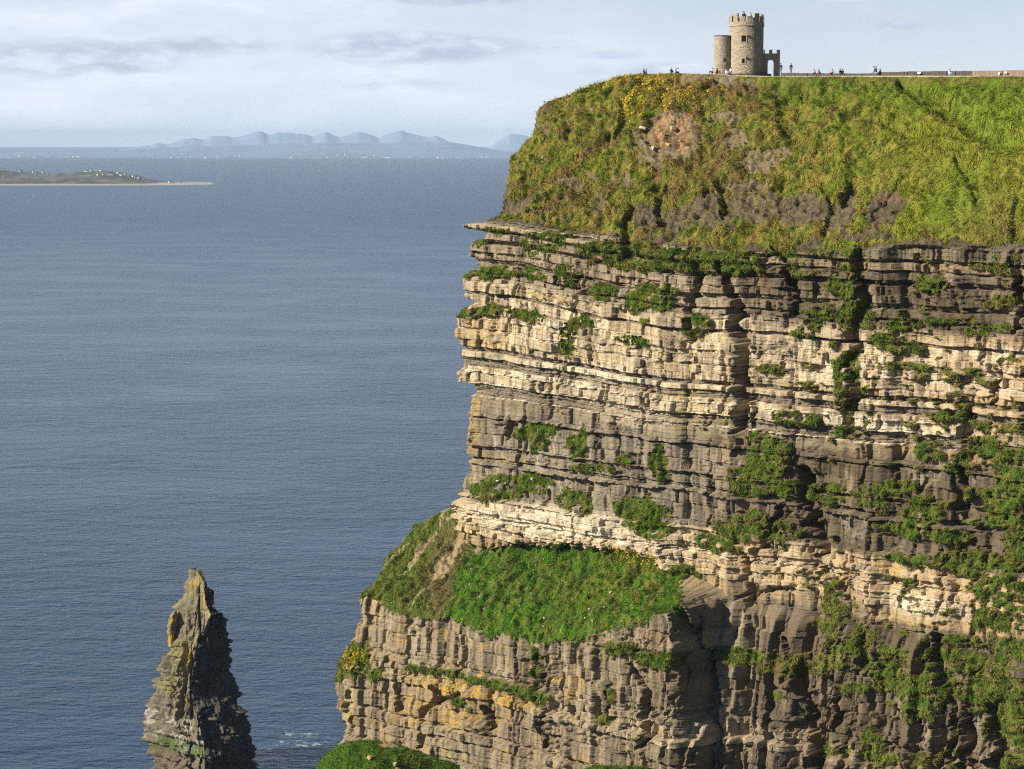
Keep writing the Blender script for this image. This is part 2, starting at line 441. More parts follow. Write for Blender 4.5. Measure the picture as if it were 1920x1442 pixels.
# long joints crossing several beds
jr = np.random.default_rng(11); jn = np.zeros(Z.shape)
for _k in range(260):
    js, jz = jr.uniform(vis0, vis1), jr.uniform(98, 186); jh = jr.uniform(1.0, 5.5) if jz > 130 else jr.uniform(3, 10); jw = jr.uniform(.10, .34); jd = jr.uniform(.4, 1.5)
    c0, c1 = np.searchsorted(S, (js-2.5, js+2.5))
    sub = (slice(330, NR), slice(c0, c1)); ds = SS[sub]-js-vn2(Z[sub]*.5, Z[sub]*0+_k, 69)*.6-(rnd(li[sub], _k)-.5)*.25
    prof = np.where(ds < 0, sst(-jw*.5, 0, ds), 1-sst(jw, jw*3.2, ds))*sst(jh, jh*.8, np.abs(Z[sub]-jz))
    jn[sub] = np.maximum(jn[sub], prof*jd)
rel -= jn
rel += (vn2(SS*.25, ZS*3.6, 61)*.16 + vn2(SS*.8, ZS*7, 62)*.08)*np.where(lt == 0, .35, np.where(lt == 3, .35, 1.0))
rel += fbm(SS*1.7, Z*1.7, 3, 63)*np.where(lt == 0, .08, np.where(lt == 3, .10, .22)) + fbm(SS*.5, Z*.5, 3, 64)*.2
rub = sst(.15, .5, fbm(SS*.16, ZS*.3, 3, 65)); rel += rub*fbm(SS*.9, ZS*1.3, 3, 66)*.9
# vertical columns in the massive zones
colz = sst(130, 126, ZS)*1.0 + .32*sst(156, 153, ZS)*sst(139, 142, ZS)
def columns(s, zz, wid, seed, amp):
    s2 = (s + vn2(zz*.05, s*.02, seed)*1.5 + vn2(s*.3, zz*.02, seed+1)*1.2)/wid
    k = np.floor(s2).astype(np.int64); f = s2-k
    edge = .55+.38*rnd(k, seed)
    p = np.where(f < edge, .25+.75*f/edge, (1-f)/(1-edge))      # lopsided facets
    return (p-.6)*amp*(.4+1.1*rnd(k, seed+2)) + (rnd(k, seed+3)-.5)*amp*.8
right = sst(1180, 1300, PX)
rel += colz*(columns(SS, Z, 5.2, 71, 1.9)+columns(SS, Z, 2.1, 75, .7))*(.4+.8*right)
rel += columns(SS, Z*.6, 13., 77, 1.5)*sst(1040, 1250, PX)*.9 + columns(SS+ZS*.2, ZS*.8, 6.5, 78, .8)*sst(900, 1300, PX)*.7
rel += (fb-.5)*(.15+.75*rnd(li, bi, 19))*np.where(lt == 1, .2, .62)
# big buttresses
rel += fbm(SS*.05, Z*.02, 2, 81)*1.6*sst(5, 25, SS)
rock_rel = rel

# explicit gullies: polyline in the photo, half width px, depth m
gul = [
 ([(1378, 570), (1372, 610), (1388, 650), (1380, 700), (1388, 750), (1374, 800)], 11, 3.2), ([(1352, 500), (1362, 555)], 9, 2.2),
 ([(1450, 440), (1470, 520), (1478, 590)], 12, 2.4), ([(1602, 455), (1612, 520), (1595, 640), (1580, 800)], 12, 1.8),
 ([(1300, 500), (1285, 560), (1292, 640)], 8, 1.6), ([(1165, 440), (1175, 480)], 9, 1.8),
 ([(1484, 890), (1496, 930), (1506, 980), (1528, 1020), (1530, 1070)], 13, 3.4), ([(1450, 950), (1440, 1000), (1420, 1050)], 8, 2.2),
 ([(1395, 1050), (1400, 1140)], 9, 1.8), ([(1262, 1150), (1290, 1200), (1310, 1250), (1316, 1340), (1320, 1470)], 14, 2.6),
 ([(1312, 1160), (1322, 1240), (1318, 1330)], 7, 2.6), ([(1498, 1260), (1508, 1330), (1520, 1400), (1525, 1470)], 15, 4.2),
 ([(1565, 1280), (1572, 1400)], 9, 2.6), ([(1775, 1290), (1780, 1350), (1768, 1460)], 11, 3.4), ([(1620, 1190), (1625, 1250)], 10, 2.2),
 ([(1810, 1320), (1800, 1450)], 7, 2.2), ([(1855, 1320), (1862, 1460)], 12, 3.0), ([(1745, 1200), (1760, 1270)], 12, 2.6),
 ([(1187, 1265), (1200, 1340), (1190, 1400)], 8, 2.4), ([(1140, 1280), (1135, 1350)], 5, 1.8), ([(1478, 1200), (1482, 1230)], 6, 2),
 ([(1000, 1225), (1003, 1300)], 5, 1.6), ([(862, 1300), (790, 1330), (786, 1400)], 6, 1.6), ([(906, 1330), (915, 1370)], 6, 1.8), ([(1008, 1340), (1012, 1400)], 6, 1.8),
 ([(740, 1260), (738, 1330)], 4, 1.2), ([(655, 1300), (652, 1360)], 5, 1.4), ([(1790, 880), (1786, 960)], 7, 1.6), ([(1905, 490), (1910, 620)], 8, 1.8),
 ([(1865, 700), (1850, 760)], 6, 1.5), ([(1410, 740), (1404, 800)], 5, 1.5), ([(1225, 740), (1222, 770)], 4, 1), ([(1804, 780), (1808, 860)], 6, 1.6),
 ([(1030, 920), (1030, 945)], 5, 1.2), ([(1255, 1015), (1258, 1045)], 5, 1.5), ([(948, 795), (942, 815)], 9, 1.2), ([(1485, 1100), (1380, 1120)], 5, 1.0)]
# folds in the grass slope: dark grooves running down to the right
fold = [([(1690, 150), (1740, 180), (1790, 215), (1850, 250), (1900, 262)], 20, 1.5), ([(1505, 180), (1560, 195), (1610, 215)], 14, .6),
        ([(1655, 228), (1720, 250), (1840, 254)], 9, .8), ([(1800, 300), (1815, 330), (1830, 370)], 16, .7), ([(1470, 200), (1490, 260), (1480, 330), (1465, 430)], 26, .35),
        ([(1165, 200), (1165, 235), (1155, 250)], 10, 1.1), ([(1030, 370), (1060, 350), (1085, 345)], 12, 1.2), ([(1100, 360), (1095, 385)], 8, .8),
        ([(1240, 350), (1230, 400), (1235, 420)], 10, 1.1), ([(1350, 355), (1352, 395)], 10, 1.4), ([(1180, 390), (1168, 440)], 10, 1.4), ([(1700, 330), (1640, 400)], 10, .5),
        ([(1908, 370), (1900, 440)], 14, .6), ([(1590, 345), (1575, 372)], 14, 1.5), ([(1540, 345), (1560, 400), (1545, 440)], 10, .8)]
def groove(lst, xx, yy, steep=False):
    g = np.zeros(Z.shape)
    for pts, w, dep in lst:
        best = np.full(Z.shape, 1e9)
        x0, x1 = min(p[0] for p in pts)-3*w, max(p[0] for p in pts)+3*w; y0, y1 = min(p[1] for p in pts)-3*w, max(p[1] for p in pts)+3*w
        m = (xx > x0) & (xx < x1) & (yy > y0) & (yy < y1)
        if not m.any(): continue
        ax, ay = xx[m], yy[m]; b = np.full(ax.shape, 1e9)
        for (xa, ya), (xb, yb) in zip(pts[:-1], pts[1:]):
            L = (xb-xa)**2+(yb-ya)**2
            tt = np.clip(((ax-xa)*(xb-xa)+(ay-ya)*(yb-ya))/L, 0, 1)
            ddx = ax-xa-tt*(xb-xa); ddy = ay-ya-tt*(yb-ya)
            # the left wall is abrupt, the right side opens out gently
            dd = np.hypot(np.where(ddx < -.45*w, (ddx+.45*w)*6, np.where(ddx > 0, ddx*.55, 0)), ddy*.7) if steep else np.hypot(ddx, ddy)
            b = np.minimum(b, dd)
        g[m] = np.maximum(g[m], dep*(1-sst(.1*w, 1.0*w, b) if steep else dep*(1-sst(.25*w, 1.1*w, b))) if not steep else dep*(1-sst(.1*w, 1.0*w, b)))
    return g
wx = PX + vn2(Z*.35, SS*.2, 201)*8 + (rnd(li, 61)-.5)*12 + vn2(Z*1.2, SS*.4, 202)*3; wy = PY + vn2(SS*.4, Z*.3, 203)*5
GUL = groove(gul, wx, wy, True)*1.35; FOLD = groove(fold, PX+e1*.6, PY+e2*.6, True)*1.25

# --------- where grass grows
grass = np.zeros(Z.shape)
lowedge = np.interp(PX, [860, 960, 1070, 1165, 1250, 1360, 1480, 1600, 1700, 1800, 1920], [424, 426, 440, 452, 462, 474, 466, 462, 458, 458, 460])
up_grass = sst(6, -6, PY + e2*.5 + vn2(SS*.9, Z*.2, 25)*9 + fbm(SS*.22, Z*0, 3, 26)*40 - lowedge)
up_grass = np.where(vidx < 345, up_grass, 0)
rocky = [(1250, 243, 62, 30, -25), (1215, 262, 30, 28, 0), (1280, 262, 40, 36, -35), (1225, 292, 34, 22, 10), (1355, 222, 38, 12, -5), (1590, 362, 22, 20, 0), (1660, 392, 42, 38, 0), (1000, 222, 20, 36, 10),
         (1012, 240, 22, 16, 0), (962, 384, 52, 16, -8), (1060, 338, 24, 12, 0), (925, 372, 14, 34, 20), (1235, 410, 58, 26, 0), (1330, 395, 62, 34, 0), (1425, 385, 58, 26, 0), (1400, 345, 50, 12, 0), (1500, 392, 50, 34, 0), (1570, 400, 36, 28, 0),
         (1010, 398, 24, 10, 0), (1120, 382, 14, 22, 0), (1345, 150, 70, 10, 4), (1380, 260, 26, 18, 0), (1420, 300, 36, 14, -20), (1620, 440, 60, 14, 0), (1760, 452, 60, 8, 0), (1468, 282, 14, 14, 0), (1170, 335, 16, 22, 0), (948, 318, 10, 18, 20)]
bare = np.zeros(Z.shape)
for r in rocky: bare = np.maximum(bare, ell(*r))
bare_soft = bare*1.0
blotch = fbm(SS*.7, Z*.7, 4, 301)
bare = np.clip(bare*1.25 + blotch*.9 - .18, 0, 1)*(bare > .02)*sst(-.35, .1, fbm(SS*1.6, Z*1.6, 3, 302)+bare*.5)
bare = np.maximum(bare, sst(.36, .5, blotch)*.7*sst(1500, 1300, PX)*(PY > 200))
grass = np.maximum(grass, up_grass*(1-bare))
# ledge and face patches (px): green (1) or dry olive (.5)
patch = [(915, 512, 50, 10, -3, 1), (1003, 514, 26, 12, 10, 1), (1064, 512, 22, 16, -10, 1), (1130, 547, 24, 14, 5, 1), (1222, 558, 43, 26, -5, .9), (1025, 452, 44, 20, -10, 1), (1000, 460, 22, 20, 0, .8), (1200, 480, 100, 24, 5, .6), (1130, 468, 40, 10, 10, .8),
         (1290, 488, 60, 14, 10, .7), (905, 582, 42, 9, -6, 1), (990, 590, 38, 11, 14, 1), (1088, 604, 20, 13, -10, 1), (1070, 638, 16, 26, 10, .8), (1188, 637, 28, 8, 5, 1), (1310, 600, 24, 8, 10, .9), (1015, 808, 42, 14, -3, 1), (1015, 832, 12, 14, 0, 1), (1087, 828, 15, 32, 10, 1),
         (1175, 862, 14, 8, 0, 1), (1112, 876, 40, 7, 5, 1), (1240, 868, 14, 34, 0, .75), (955, 912, 66, 22, -4, 1), (1010, 903, 30, 18, 0, 1), (1080, 936, 34, 16, 25, 1), (1205, 960, 48, 26, 10, 1), (1240, 990, 30, 16, 10, .9), (1345, 1018, 36, 14, 15, 1), (930, 880, 16, 6, -10, .0),
         (1420, 430, 80, 24, 10, .9), (1380, 490, 40, 20, 0, .8), (1470, 470, 30, 12, 20, .8), (1550, 470, 40, 12, 10, .7), (1600, 470, 22, 40, 10, .7), (1500, 510, 20, 12, 0, .7), (1345, 490, 50, 16, 20, .8), (1580, 540, 26, 24, -40, .7), (1740, 532, 34, 14, 0, .6), (1870, 566, 34, 10, -8, .6),
         (1605, 595, 34, 30, 20, .8), (1530, 590, 40, 16, -10, .9), (1510, 620, 30, 12, 0, .8), (1585, 690, 26, 26, 0, .8), (1575, 740, 14, 36, 0, .7), (1690, 608, 34, 10, 0, .8), (1670, 640, 40, 14, 15, .8), (1690, 686, 44, 7, 3, .8), (1850, 616, 44, 8, -3, .9), (1760, 600, 40, 6, 0, .5),
         (1490, 786, 34, 12, 5, 1), (1768, 780, 32, 9, 5, 1), (1735, 848, 28, 14, 0, 1), (1850, 838, 46, 16, 0, 1), (1790, 880, 34, 12, 8, 1), (1568, 812, 12, 7, 0, 1), (1415, 818, 24, 8, 10, 1), (1440, 865, 34, 44, 10, .85), (1410, 900, 44, 30, 0, .8), (1395, 985, 50, 26, 0, .8), (1470, 1000, 30, 20, 0, .8),
         (1560, 925, 24, 20, 30, 1), (1660, 918, 50, 14, -5, 1), (1725, 960, 36, 28, 10, .9), (1640, 940, 24, 10, 0, .8), (1490, 920, 60, 14, 10, .8), (1740, 1000, 60, 12, 8, 1), (1780, 1010, 30, 10, 10, 1), (1700, 1048, 50, 8, 8, .9), (1665, 985, 24, 8, 10, .8), (1855, 930, 16, 14, 0, 1),
         (1900, 900, 34, 70, 0, .9), (1880, 960, 34, 30, 0, .9), (1908, 1020, 24, 60, 0, .8), (1840, 1060, 60, 24, 8, .9), (1870, 1100, 60, 40, 20, .9), (1790, 1050, 40, 12, 0, .7), (1898, 1190, 40, 70, 0, .75), (1850, 1160, 24, 24, 0, .8), (1810, 1200, 40, 10, 5, .8),
         (1570, 1150, 36, 36, 0, .5), (1600, 1190, 44, 24, 10, .45), (1560, 1110, 16, 30, 0, .5), (1640, 1230, 60, 20, 0, .7), (1580, 1230, 60, 20, 0, .55), (1700, 1270, 60, 36, 10, .8), (1760, 1290, 40, 34, 0, .8), (1800, 1240, 60, 18, 8, .7), (1450, 1240, 50, 18, 0, .35), (1395, 1230, 50, 16, 0, .8), (1500, 1255, 40, 16, 0, .35),
         (1460, 1300, 14, 10, 0, .4), (1720, 1330, 30, 24, 0, .8), (1870, 1290, 50, 40, 0, .7), (1895, 1360, 30, 60, 0, .6), (1880, 1430, 14, 30, 0, .6), (1640, 1400, 20, 40, 0, .7), (1700, 1424, 40, 12, 5, .8), (1560, 1405, 40, 10, 0, .6), (1235, 1235, 48, 16, 0, .9), (1160, 1215, 30, 14, 0, .6), (1280, 1070, 14, 12, 0, .9), (1300, 1068, 20, 10, 20, .9),
         (672, 1235, 26, 36, 10, .8), (700, 1262, 30, 10, 0, .7), (640, 1262, 16, 12, 0, .7), (915, 1278, 46, 7, 14, .9), (985, 1300, 40, 8, 14, .9), (863, 1314, 14, 7, 0, 1), (1003, 1245, 8, 30, 0, .8), (780, 1250, 20, 6, 20, .6), (840, 1262, 30, 7, 10, .6), (1015, 1310, 18, 10, 0, .9), (1148, 1300, 8, 14, 0, .6), (1140, 1350, 12, 8, 0, .6), (880, 1330, 6, 4, 0, .7),
         (1300, 620, 20, 10, 0, .5), (900, 455, 10, 8, 0, .5), (938, 432, 24, 6, 0, .7), (1850, 500, 40, 8, 0, .4), (1440, 690, 30, 7, 5, .6), (1215, 600, 10, 6, 0, .7), (1820, 1290, 24, 24, 0, .7), (1610, 1290, 26, 10, 0, .6)]
pg = np.zeros(Z.shape); pt = np.ones(Z.shape)
for cx, cy, rx, ry, an, tone in patch:
    if tone == 0: continue
    m = (abs(PX-cx) < rx+ry+60) & (abs(PY-cy) < ry+rx+60)
    if not m.any(): continue
    e = np.zeros(Z.shape); e[m] = ell(cx, cy, rx*1.08, ry*1.1, an, .3, EX[m], EY[m])
    pt = np.where(e > pg, tone, pt); pg = np.maximum(pg, e)
face = (vidx >= 335)
frag = fbm(SS*.9, Z*.9, 4, 311)
rp = sst(1350, 1500, PX)                                     # right part is more broken up
drape = fbm(SS*1.8, Z*.6, 3, 312); strk = fbm(SS*.35, ZS*1.7, 3, 313)
pg = np.where(face, np.clip(pg*1.45 - (.40+.2*rp) + frag*(.8+.5*rp) + drape*1.0 + strk*1.2, 0, 1)*(pg > .04), 0)
# scattered tufts on the ledges of the right half
auto = sst(.34, .5, fbm(SS*.5, Z*.8, 4, 321) + .17*sst(1600, 1900, PX) - .1)*sst(1350, 1550, PX)*(PY > 470)
auto = np.where(face, auto*.8, 0)
tone = np.where(pg > auto, pt, .6)
terr_poly = [(845, 1085), (870, 1050), (905, 1030), (1000, 1012), (1100, 1018), (1200, 1030), (1240, 1046), (1275, 1075), (1284, 1118), (1262, 1140), (1200, 1164), (1130, 1186), (1060, 1207), (1000, 1204), (940, 1192), (880, 1176), (832, 1152)]
terrL = [(866, 930), (800, 960), (700, 1000), (660, 1060), (640, 1118), (690, 1120), (740, 1148), (800, 1162), (835, 1160), (855, 1085), (890, 1030), (862, 1000)]
TX = PX+(e1*.9+vn2(SS*2.2, Z*2.2, 28)*8); TY = PY+(e2*.8+vn2(SS*2.2, Z*2.2, 29)*8)
terr = inpoly(TX, TY, terr_poly)*1.0*(vidx > 800)
tl = inpoly(EX, EY, terrL)*1.0*(vidx > 600)
tlg = tl*sst(-.30, .05, fbm(SS*.55, Z*.55+OUT*.4, 4, 331)+.25*ell(770, 1110, 60, 40, -20)+.3*ell(760, 990, 70, 26, -20) - .15*ell(840, 1060, 24, 70, 15))
grass = np.where(face, np.maximum.reduce([pg, auto, terr, tlg]), grass)
grass = np.where(is_plat, 1, grass)
grass = np.clip(grass, 0, 1)
gm = sst(.35, .6, grass)

# --------- relief
wxs = SS+vn2(SS*.3, Z*.3, 407)*1.2; wzs = Z+vn2(SS*.3+5, Z*.3, 408)*1.2
smr = 1-.45*sst(1450, 1650, PX)
slope_rel = fbm(SS*.18, Z*.22, 4, 401)*1.9 + fbm(wxs*.55+wzs*.35, wzs*.5-wxs*.12, 3, 402)*1.0 + vn2(wxs*1.5+wzs*.9, wzs*1.1, 405)*.34 - np.abs(fbm(wxs*.33, wzs*.30, 3, 409))*.9
slope_rel = slope_rel*smr
rl_ = np.floor((ZS+SS*.22)/.8+fbm(SS*.2, ZS*.3, 3, 410)*2).astype(np.int64)
rough_slope = slope_rel*.55 + (rnd(rl_, np.floor(SS/2.6+rnd(rl_, 8)*7).astype(np.int64), 412)-.5)*1.1 + fbm(SS*.9, ZS*1.8, 3, 406)*.5 - .35
upper = np.where(vidx < 340, 1.0, np.clip(1-(vidx-340)/6, 0, 1))
sl_rel = lerp(slope_rel, rough_slope, np.clip(bare*1.2, 0, 1))
mound = gm*(.6+1.0*fbm(SS*1.0, Z*1.0, 3, 411)) 
rockm = rock_rel*(1-.55*gm) + mound*.75
rockm = np.where(terr+tl > .5, fbm(SS*.35, OUT*.35+Z*.2, 4, 421)*1.0 + vn2(SS*1.3, OUT*1.3, 422)*.42 + vn2(SS*2.6, OUT*2.6, 423)*.2, rockm)
REL = lerp(rockm, sl_rel, upper) - GUL*np.where(vidx >= 335, 1, 0) - FOLD*np.where(vidx < 345, 1, 0)
# cap slab sticks out
cap = sst(.9, .4, np.abs(ZS-(187.9)))*(vidx >= 338)*sst(1420, 1340, PX)
REL += cap*.9
# ledge of the pale lower block
REL += ((ZS < 139.4) & (ZS > 130.2))*1.0*sst(1330, 1240, PX)*(vidx >= 345)*1.6*(1-np.clip(terr+tl, 0, 1))
REL = np.where(is_plat, REL*.0, REL)
crestw = np.clip((vidx-10)/14, 0, 1)
REL = REL*np.where(vidx < 24, crestw, 1)
nz_up = np.where(vidx < 340, .55, 0.0)                      # slope relief pushes along the slope normal
nz_up = np.where((terr+tl) > .5, .8, nz_up)
TSH = np.where((vidx >= 345) & (terr+tl < .5) & (gm < .5), (rnd(li, 91)-.5)*.55 + fbm(ZS*.9, OUT*.6, 3, 92)*.9*sst(.5, 2.5, np.abs(np.gradient(OUT-GUL*1.0, axis=1)/np.gradient(SS, axis=1))) , 0)
SS = SS + TSH
OO = BASE + REL*np.where(nz_up > 0, .8, 1); ZZ = Z + REL*nz_up
P = np.stack([P0[0]+SS*t_[0]+OO*n_[0], P0[1]+SS*t_[1]+OO*n_[1], ZZ], -1).astype(np.float32)

# --------- colours (stone kinds, lichen, stains, soil, grass, painted turf-edge shade)
cream = (.60, .53, .40); white = (.72, .67, .56); tan = (.43, .34, .21); grey = (.25, .215, .155); dark = (.085, .07, .055); brown = (.18, .13, .08); ochre = (.47, .31, .06); olive = (.20, .175, .055)
colr = np.zeros(P.shape, dtype=np.float32) + np.array(grey, dtype=np.float32)
ltone = rnd(li, 21); bt = btone
pale = ((ZS < 178.2) & (ZS > 155.6)) | ((ZS < 139.6) & (ZS > 130.2)) | ((ZS > 106.5) & (ZS < 110.8))
palef = sst(178.8, 177.5, ZS)*sst(155.3, 156.2, ZS) + sst(139.8, 139.3, ZS)*sst(129.8, 130.6, ZS) + .8*sst(110.9, 110.4, ZS)*sst(106.2, 106.8, ZS)
palef = np.clip(palef + .8*(np.abs(ZS-187.9) < .95), 0, 1)
# layer kind colour
kc = np.zeros(P.shape, dtype=np.float32)
for ty, ca, cb in ((0, cream, tan), (1, grey, brown), (2, white, cream), (3, grey, brown)):
    m = lt == ty
    mixv = (.55*bt+.45*ltone)**1.3
    kc[m] = np.array(ca)*(1-mixv[m])[:, None]+np.array(cb)*mixv[m][:, None]
dk = np.zeros(P.shape, dtype=np.float32)+np.array(grey)*.95
dk = mixc(dk, brown, np.clip(.35+.8*fbm(SS*.12, ZS*.2, 3, 501), 0, 1))
dk = dk*(.78+.5*bt[..., None])
colr = dk*(1-palef[..., None]) + kc*palef[..., None]
# mixed zone below the cap: half pale slabs
mz = sst(177.5, 178.5, ZS)*sst(188, 187, ZS)
colr = mixc(colr, (.36, .30, .21), mz*(lt == 0)*(.35+.5*bt)*sst(1420, 1250, PX)) if False else colr + (np.array((.36, .30, .22))-colr)*(mz*(.35+.45*(lt == 0))*sst(1450, 1250, PX)*.8)[..., None]
# dark weathered stone to the right above and in the massive zone
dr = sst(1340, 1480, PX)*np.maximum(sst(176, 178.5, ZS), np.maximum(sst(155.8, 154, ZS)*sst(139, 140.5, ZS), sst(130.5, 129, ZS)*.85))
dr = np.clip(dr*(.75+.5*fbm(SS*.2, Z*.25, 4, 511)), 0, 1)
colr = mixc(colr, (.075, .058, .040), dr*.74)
# patches of shade-free dark staining on the pale zone, running down from joints
colr = mixc(colr, (.45, .34, .20), sst(139.8, 139.3, ZS)*sst(129.8, 130.6, ZS)*np.clip(.35+.5*fbm(SS*.3, ZS*.8, 3, 519)+.3*sst(1200, 1500, PX), 0, 1))
brk = sst(.0, .5, fbm(SS*.9, ZS*.35, 3, 518)); colr = mixc(colr, (.30, .23, .15), brk*palef*.55)
stain = sst(.08, .5, fbm(SS*.55, Z*.10, 4, 521))
colr = mixc(colr, (.16, .13, .10), stain*.45*palef)
stain2 = sst(.2, .6, fbm(SS*.25+9, ZS*.6, 4, 522))
colr = mixc(colr, (.20, .17, .14), stain2*.55*palef)
rightw = sst(1450, 1900, PX)
colr = mixc(colr, (.44, .29, .16), np.clip(rightw*palef*(.25+.5*fbm(SS*.4, ZS*1.1, 3, 525)), 0, .6))
# dark noise blotches over the broken middle buttress
colr = mixc(colr, (.09, .075, .06), sst(.1, .5, fbm(SS*.5, ZS*.9, 4, 526))*.6*ell(1400, 600, 160, 150, 0, .4, PX, PY))
# grey shale sheets and massive bands
colr = mixc(colr, (.22, .19, .15), (lt == 1)*.75*(palef > .3))
# the grey band of the left wall is cooler
gb = sst(155.9, 155.2, ZS)*sst(139.2, 139.9, ZS)*sst(1380, 1280, PX)
colr = mixc(colr, (.23, .205, .165), gb*.7)
# white streaks under the pale zone
colr = mixc(colr, (.46, .41, .34), gb*sst(.25, .65, fbm(SS*1.5+Z*.4, Z*.16, 3, 531))*.6)
colr = mixc(colr, (.5, .44, .33), np.clip(ell(1180, 760, 90, 40, 25, .5)*.6, 0, 1)*palef)
# lower buttress: grey-tan with ochre lichen
lb = sst(130.5, 128.5, ZS)*sst(1260, 1150, PX)
colr = mixc(colr, (.30, .25, .175), lb*.7)
colr = mixc(colr, (.42, .36, .26), lb*sst(119, 120.5, ZS)*sst(125, 124, ZS)*.6*sst(820, 760, PX))
lich = sst(.22, .5, fbm(SS*.5+3, ZS*1.0, 4, 541))
colr = mixc(colr, ochre, lich*lb*.45*sst(1150, 900, PX))
for e in ((880, 1300, 108, 17, 14, .95), (770, 1330, 40, 34, 0, .5), (870, 1350, 60, 26, 14, .55), (1070, 1280, 18, 34, 0, .6), (1040, 1275, 20, 10, 0, .5), (650, 1320, 22, 50, 0, .4), (1080, 1425, 30, 10, 10, .5),
          (665, 1170, 30, 14, 15, .25), (700, 1145, 50, 8, 20, .2), (905, 620, 60, 40, 5, .45), (885, 800, 18, 80, 0, .45), (900, 900, 36, 10, 0, .4), (885, 980, 26, 60, 0, .4), (935, 862, 70, 5, 4, .6), (1005, 552, 60, 5, 9, .6),
          (1742, 802, 15, 12, 0, .95), (1290, 765, 30, 40, 0, .4), (1800, 660, 60, 6, 3, .4), (1720, 1160, 60, 26, 5, .4), (1655, 1080, 26, 50, 0, .35), (1390, 1055, 14, 16, 0, .6), (1900, 750, 30, 14, 0, .4), (1680, 1075, 16, 8, 0, .7), (1350, 775, 26, 24, 0, .3), (1320, 1080, 30, 40, 0, .15)):
    m = ell(*e[:5], .4, EX, EY); 
    colr = mixc(colr, ochre if e[5] > .4 else (.42, .33, .12), m*e[5]*np.clip(.6+.9*vn2(SS*1.6, ZS*2.2, 543), 0, 1)*(vidx > 338))
for e in ((1740, 1140, 70, 22, 10), (1110, 700, 130, 20, 5), (960, 735, 90, 12, 4), (1000, 700, 60, 6, 6), (1850, 660, 90, 10, 2), (1060, 975, 170, 26, 8), (1690, 1130, 14, 24, 0), (1650, 800, 160, 14, 6)):
    colr = mixc(colr, white, ell(*e[:4], e[4], .5, EX, EY)*.55*np.clip(.5+.8*bt, 0, 1)*(vidx > 338)*(lt != 1))
st3 = sst(.12, .42, fbm(SS*.8+4, Z*.07, 4, 553)); colr = mixc(colr, (.075, .062, .05), st3*.6*(1-palef*.55)*(vidx > 338))
st4 = sst(.2, .5, fbm(SS*.25+1, Z*.18, 4, 554)); colr = mixc(colr, (.40, .35, .26), st4*.4*(1-palef)*(vidx > 338))
colr = mixc(colr, (.1, .085, .07), sst(.3, .62, fbm(SS*2.2, ZS*3.0, 3, 551))*.5)
# soil, heath and bare stone in the slope
soil = np.zeros(P.shape, dtype=np.float32)+np.array((.19, .155, .085), dtype=np.float32)
soil = mixc(soil, (.24, .21, .15), sst(-.1, .5, fbm(SS*.9, ZS*1.6, 4, 561)))
soil = mixc(soil, (.12, .085, .06), sst(.05, .5, fbm(SS*.6, ZS*.6, 4, 562))*.8)
soil = mixc(soil, (.36, .22, .13), np.clip(ell(1262, 248, 46, 36, -35, .3)*.9*sst(-.3, .25, fbm(SS*.8, Z*.8, 3, 563)), 0, 1))
soil = mixc(soil, (.115, .08, .055), ell(1660, 395, 42, 42)*.85)
soil = mixc(soil, (.33, .17, .07), (ell(1650, 365, 46, 6, 5)+ell(1592, 350, 16, 8)).clip(0, 1)*.8)
soil = mixc(soil, (.10, .082, .06), sst(320, 380, PY)*.65)
soil = mixc(soil, (.06, .047, .034), sst(.05, .4, fbm(SS*1.2, ZS*1.6, 3, 565))*sst(320, 380, PY)*.8)
soil = mixc(soil, (.075, .058, .04), sst(-44, -4, PY-lowedge)*sst(-.3, .3, fbm(SS*.5, Z*.5, 3, 564))*.8)  # dark earth fringe, with shadow under the ragged turf edge painted in
colr = lerp(colr, soil, (upper*1.0)[..., None])
tls = np.clip(tl+terr, 0, 1)
colr = lerp(colr, np.array((.30, .24, .15), dtype=np.float32)*(1+.3*frag[..., None]), tls[..., None]*.8)
# grass colour fields
g_lush = np.array((.070, .150, .012)); g_mid = np.array((.115, .165, .018)); g_dry = np.array((.21, .185, .050)); g_deep = np.array((.026, .075, .008)); g_brown = np.array((.15, .105, .05)); g_bright = np.array((.175, .225, .022))
gcol = np.zeros(P.shape, dtype=np.float32)+g_mid.astype(np.float32)
fa = fbm(SS*.22, Z*.25, 4, 601); fb_ = fbm(SS*.6+5, Z*.7, 4, 602); fc = fbm(SS*1.8, Z*1.8, 3, 603)
gcol = mixc(gcol, g_dry, sst(-.3, .3, fb_)*.85)
gcol = mixc(gcol, g_deep, sst(.05, .4, fc)*.75)
gcol = mixc(gcol, (.25, .20, .06), sst(.1, .4, fbm(SS*2.5, Z*2.5, 3, 606))*.6)
gcol = mixc(gcol, g_bright, sst(.0, .5, fa)*.5*sst(1450, 1700, PX))
gcol = mixc(gcol, g_bright, .45*sst(1500, 1800, PX)*(PY < 420))
gcol = mixc(gcol, g_lush, .5*sst(205, 165, PY)*(PY < 200)*sst(1380, 1480, PX))
gcol = mixc(gcol, g_brown, sst(.0, .5, fbm(SS*.35+7, Z*.35, 4, 604))*.8*sst(1560, 1380, PX)*(vidx < 345))
gcol = mixc(gcol, g_brown, (ell(1330, 165, 110, 16, 3, .5)*.85+ell(1840, 400, 60, 60, 0, .6)*.45+ell(1330, 310, 80, 60, 0, .6)*.4+ell(1700, 150, 240, 4, 0, .5)*.5).clip(0, 1))
gcol = mixc(gcol, (.13, .21, .02), ell(1860, 210, 70, 50, 0, .5)*.6+ell(1800, 370, 70, 60, -30, .5)*.5)
lush = np.clip(pg*(pt-.35)/.5, 0, 1)*(vidx >= 335)
gcol = np.where(upper[..., None] > .5, gcol*np.array((1.42, 1.32, 1.1)), gcol)
gcol = mixc(gcol, g_lush, lush*(.45+.45*sst(-.3, .3, fb_)))
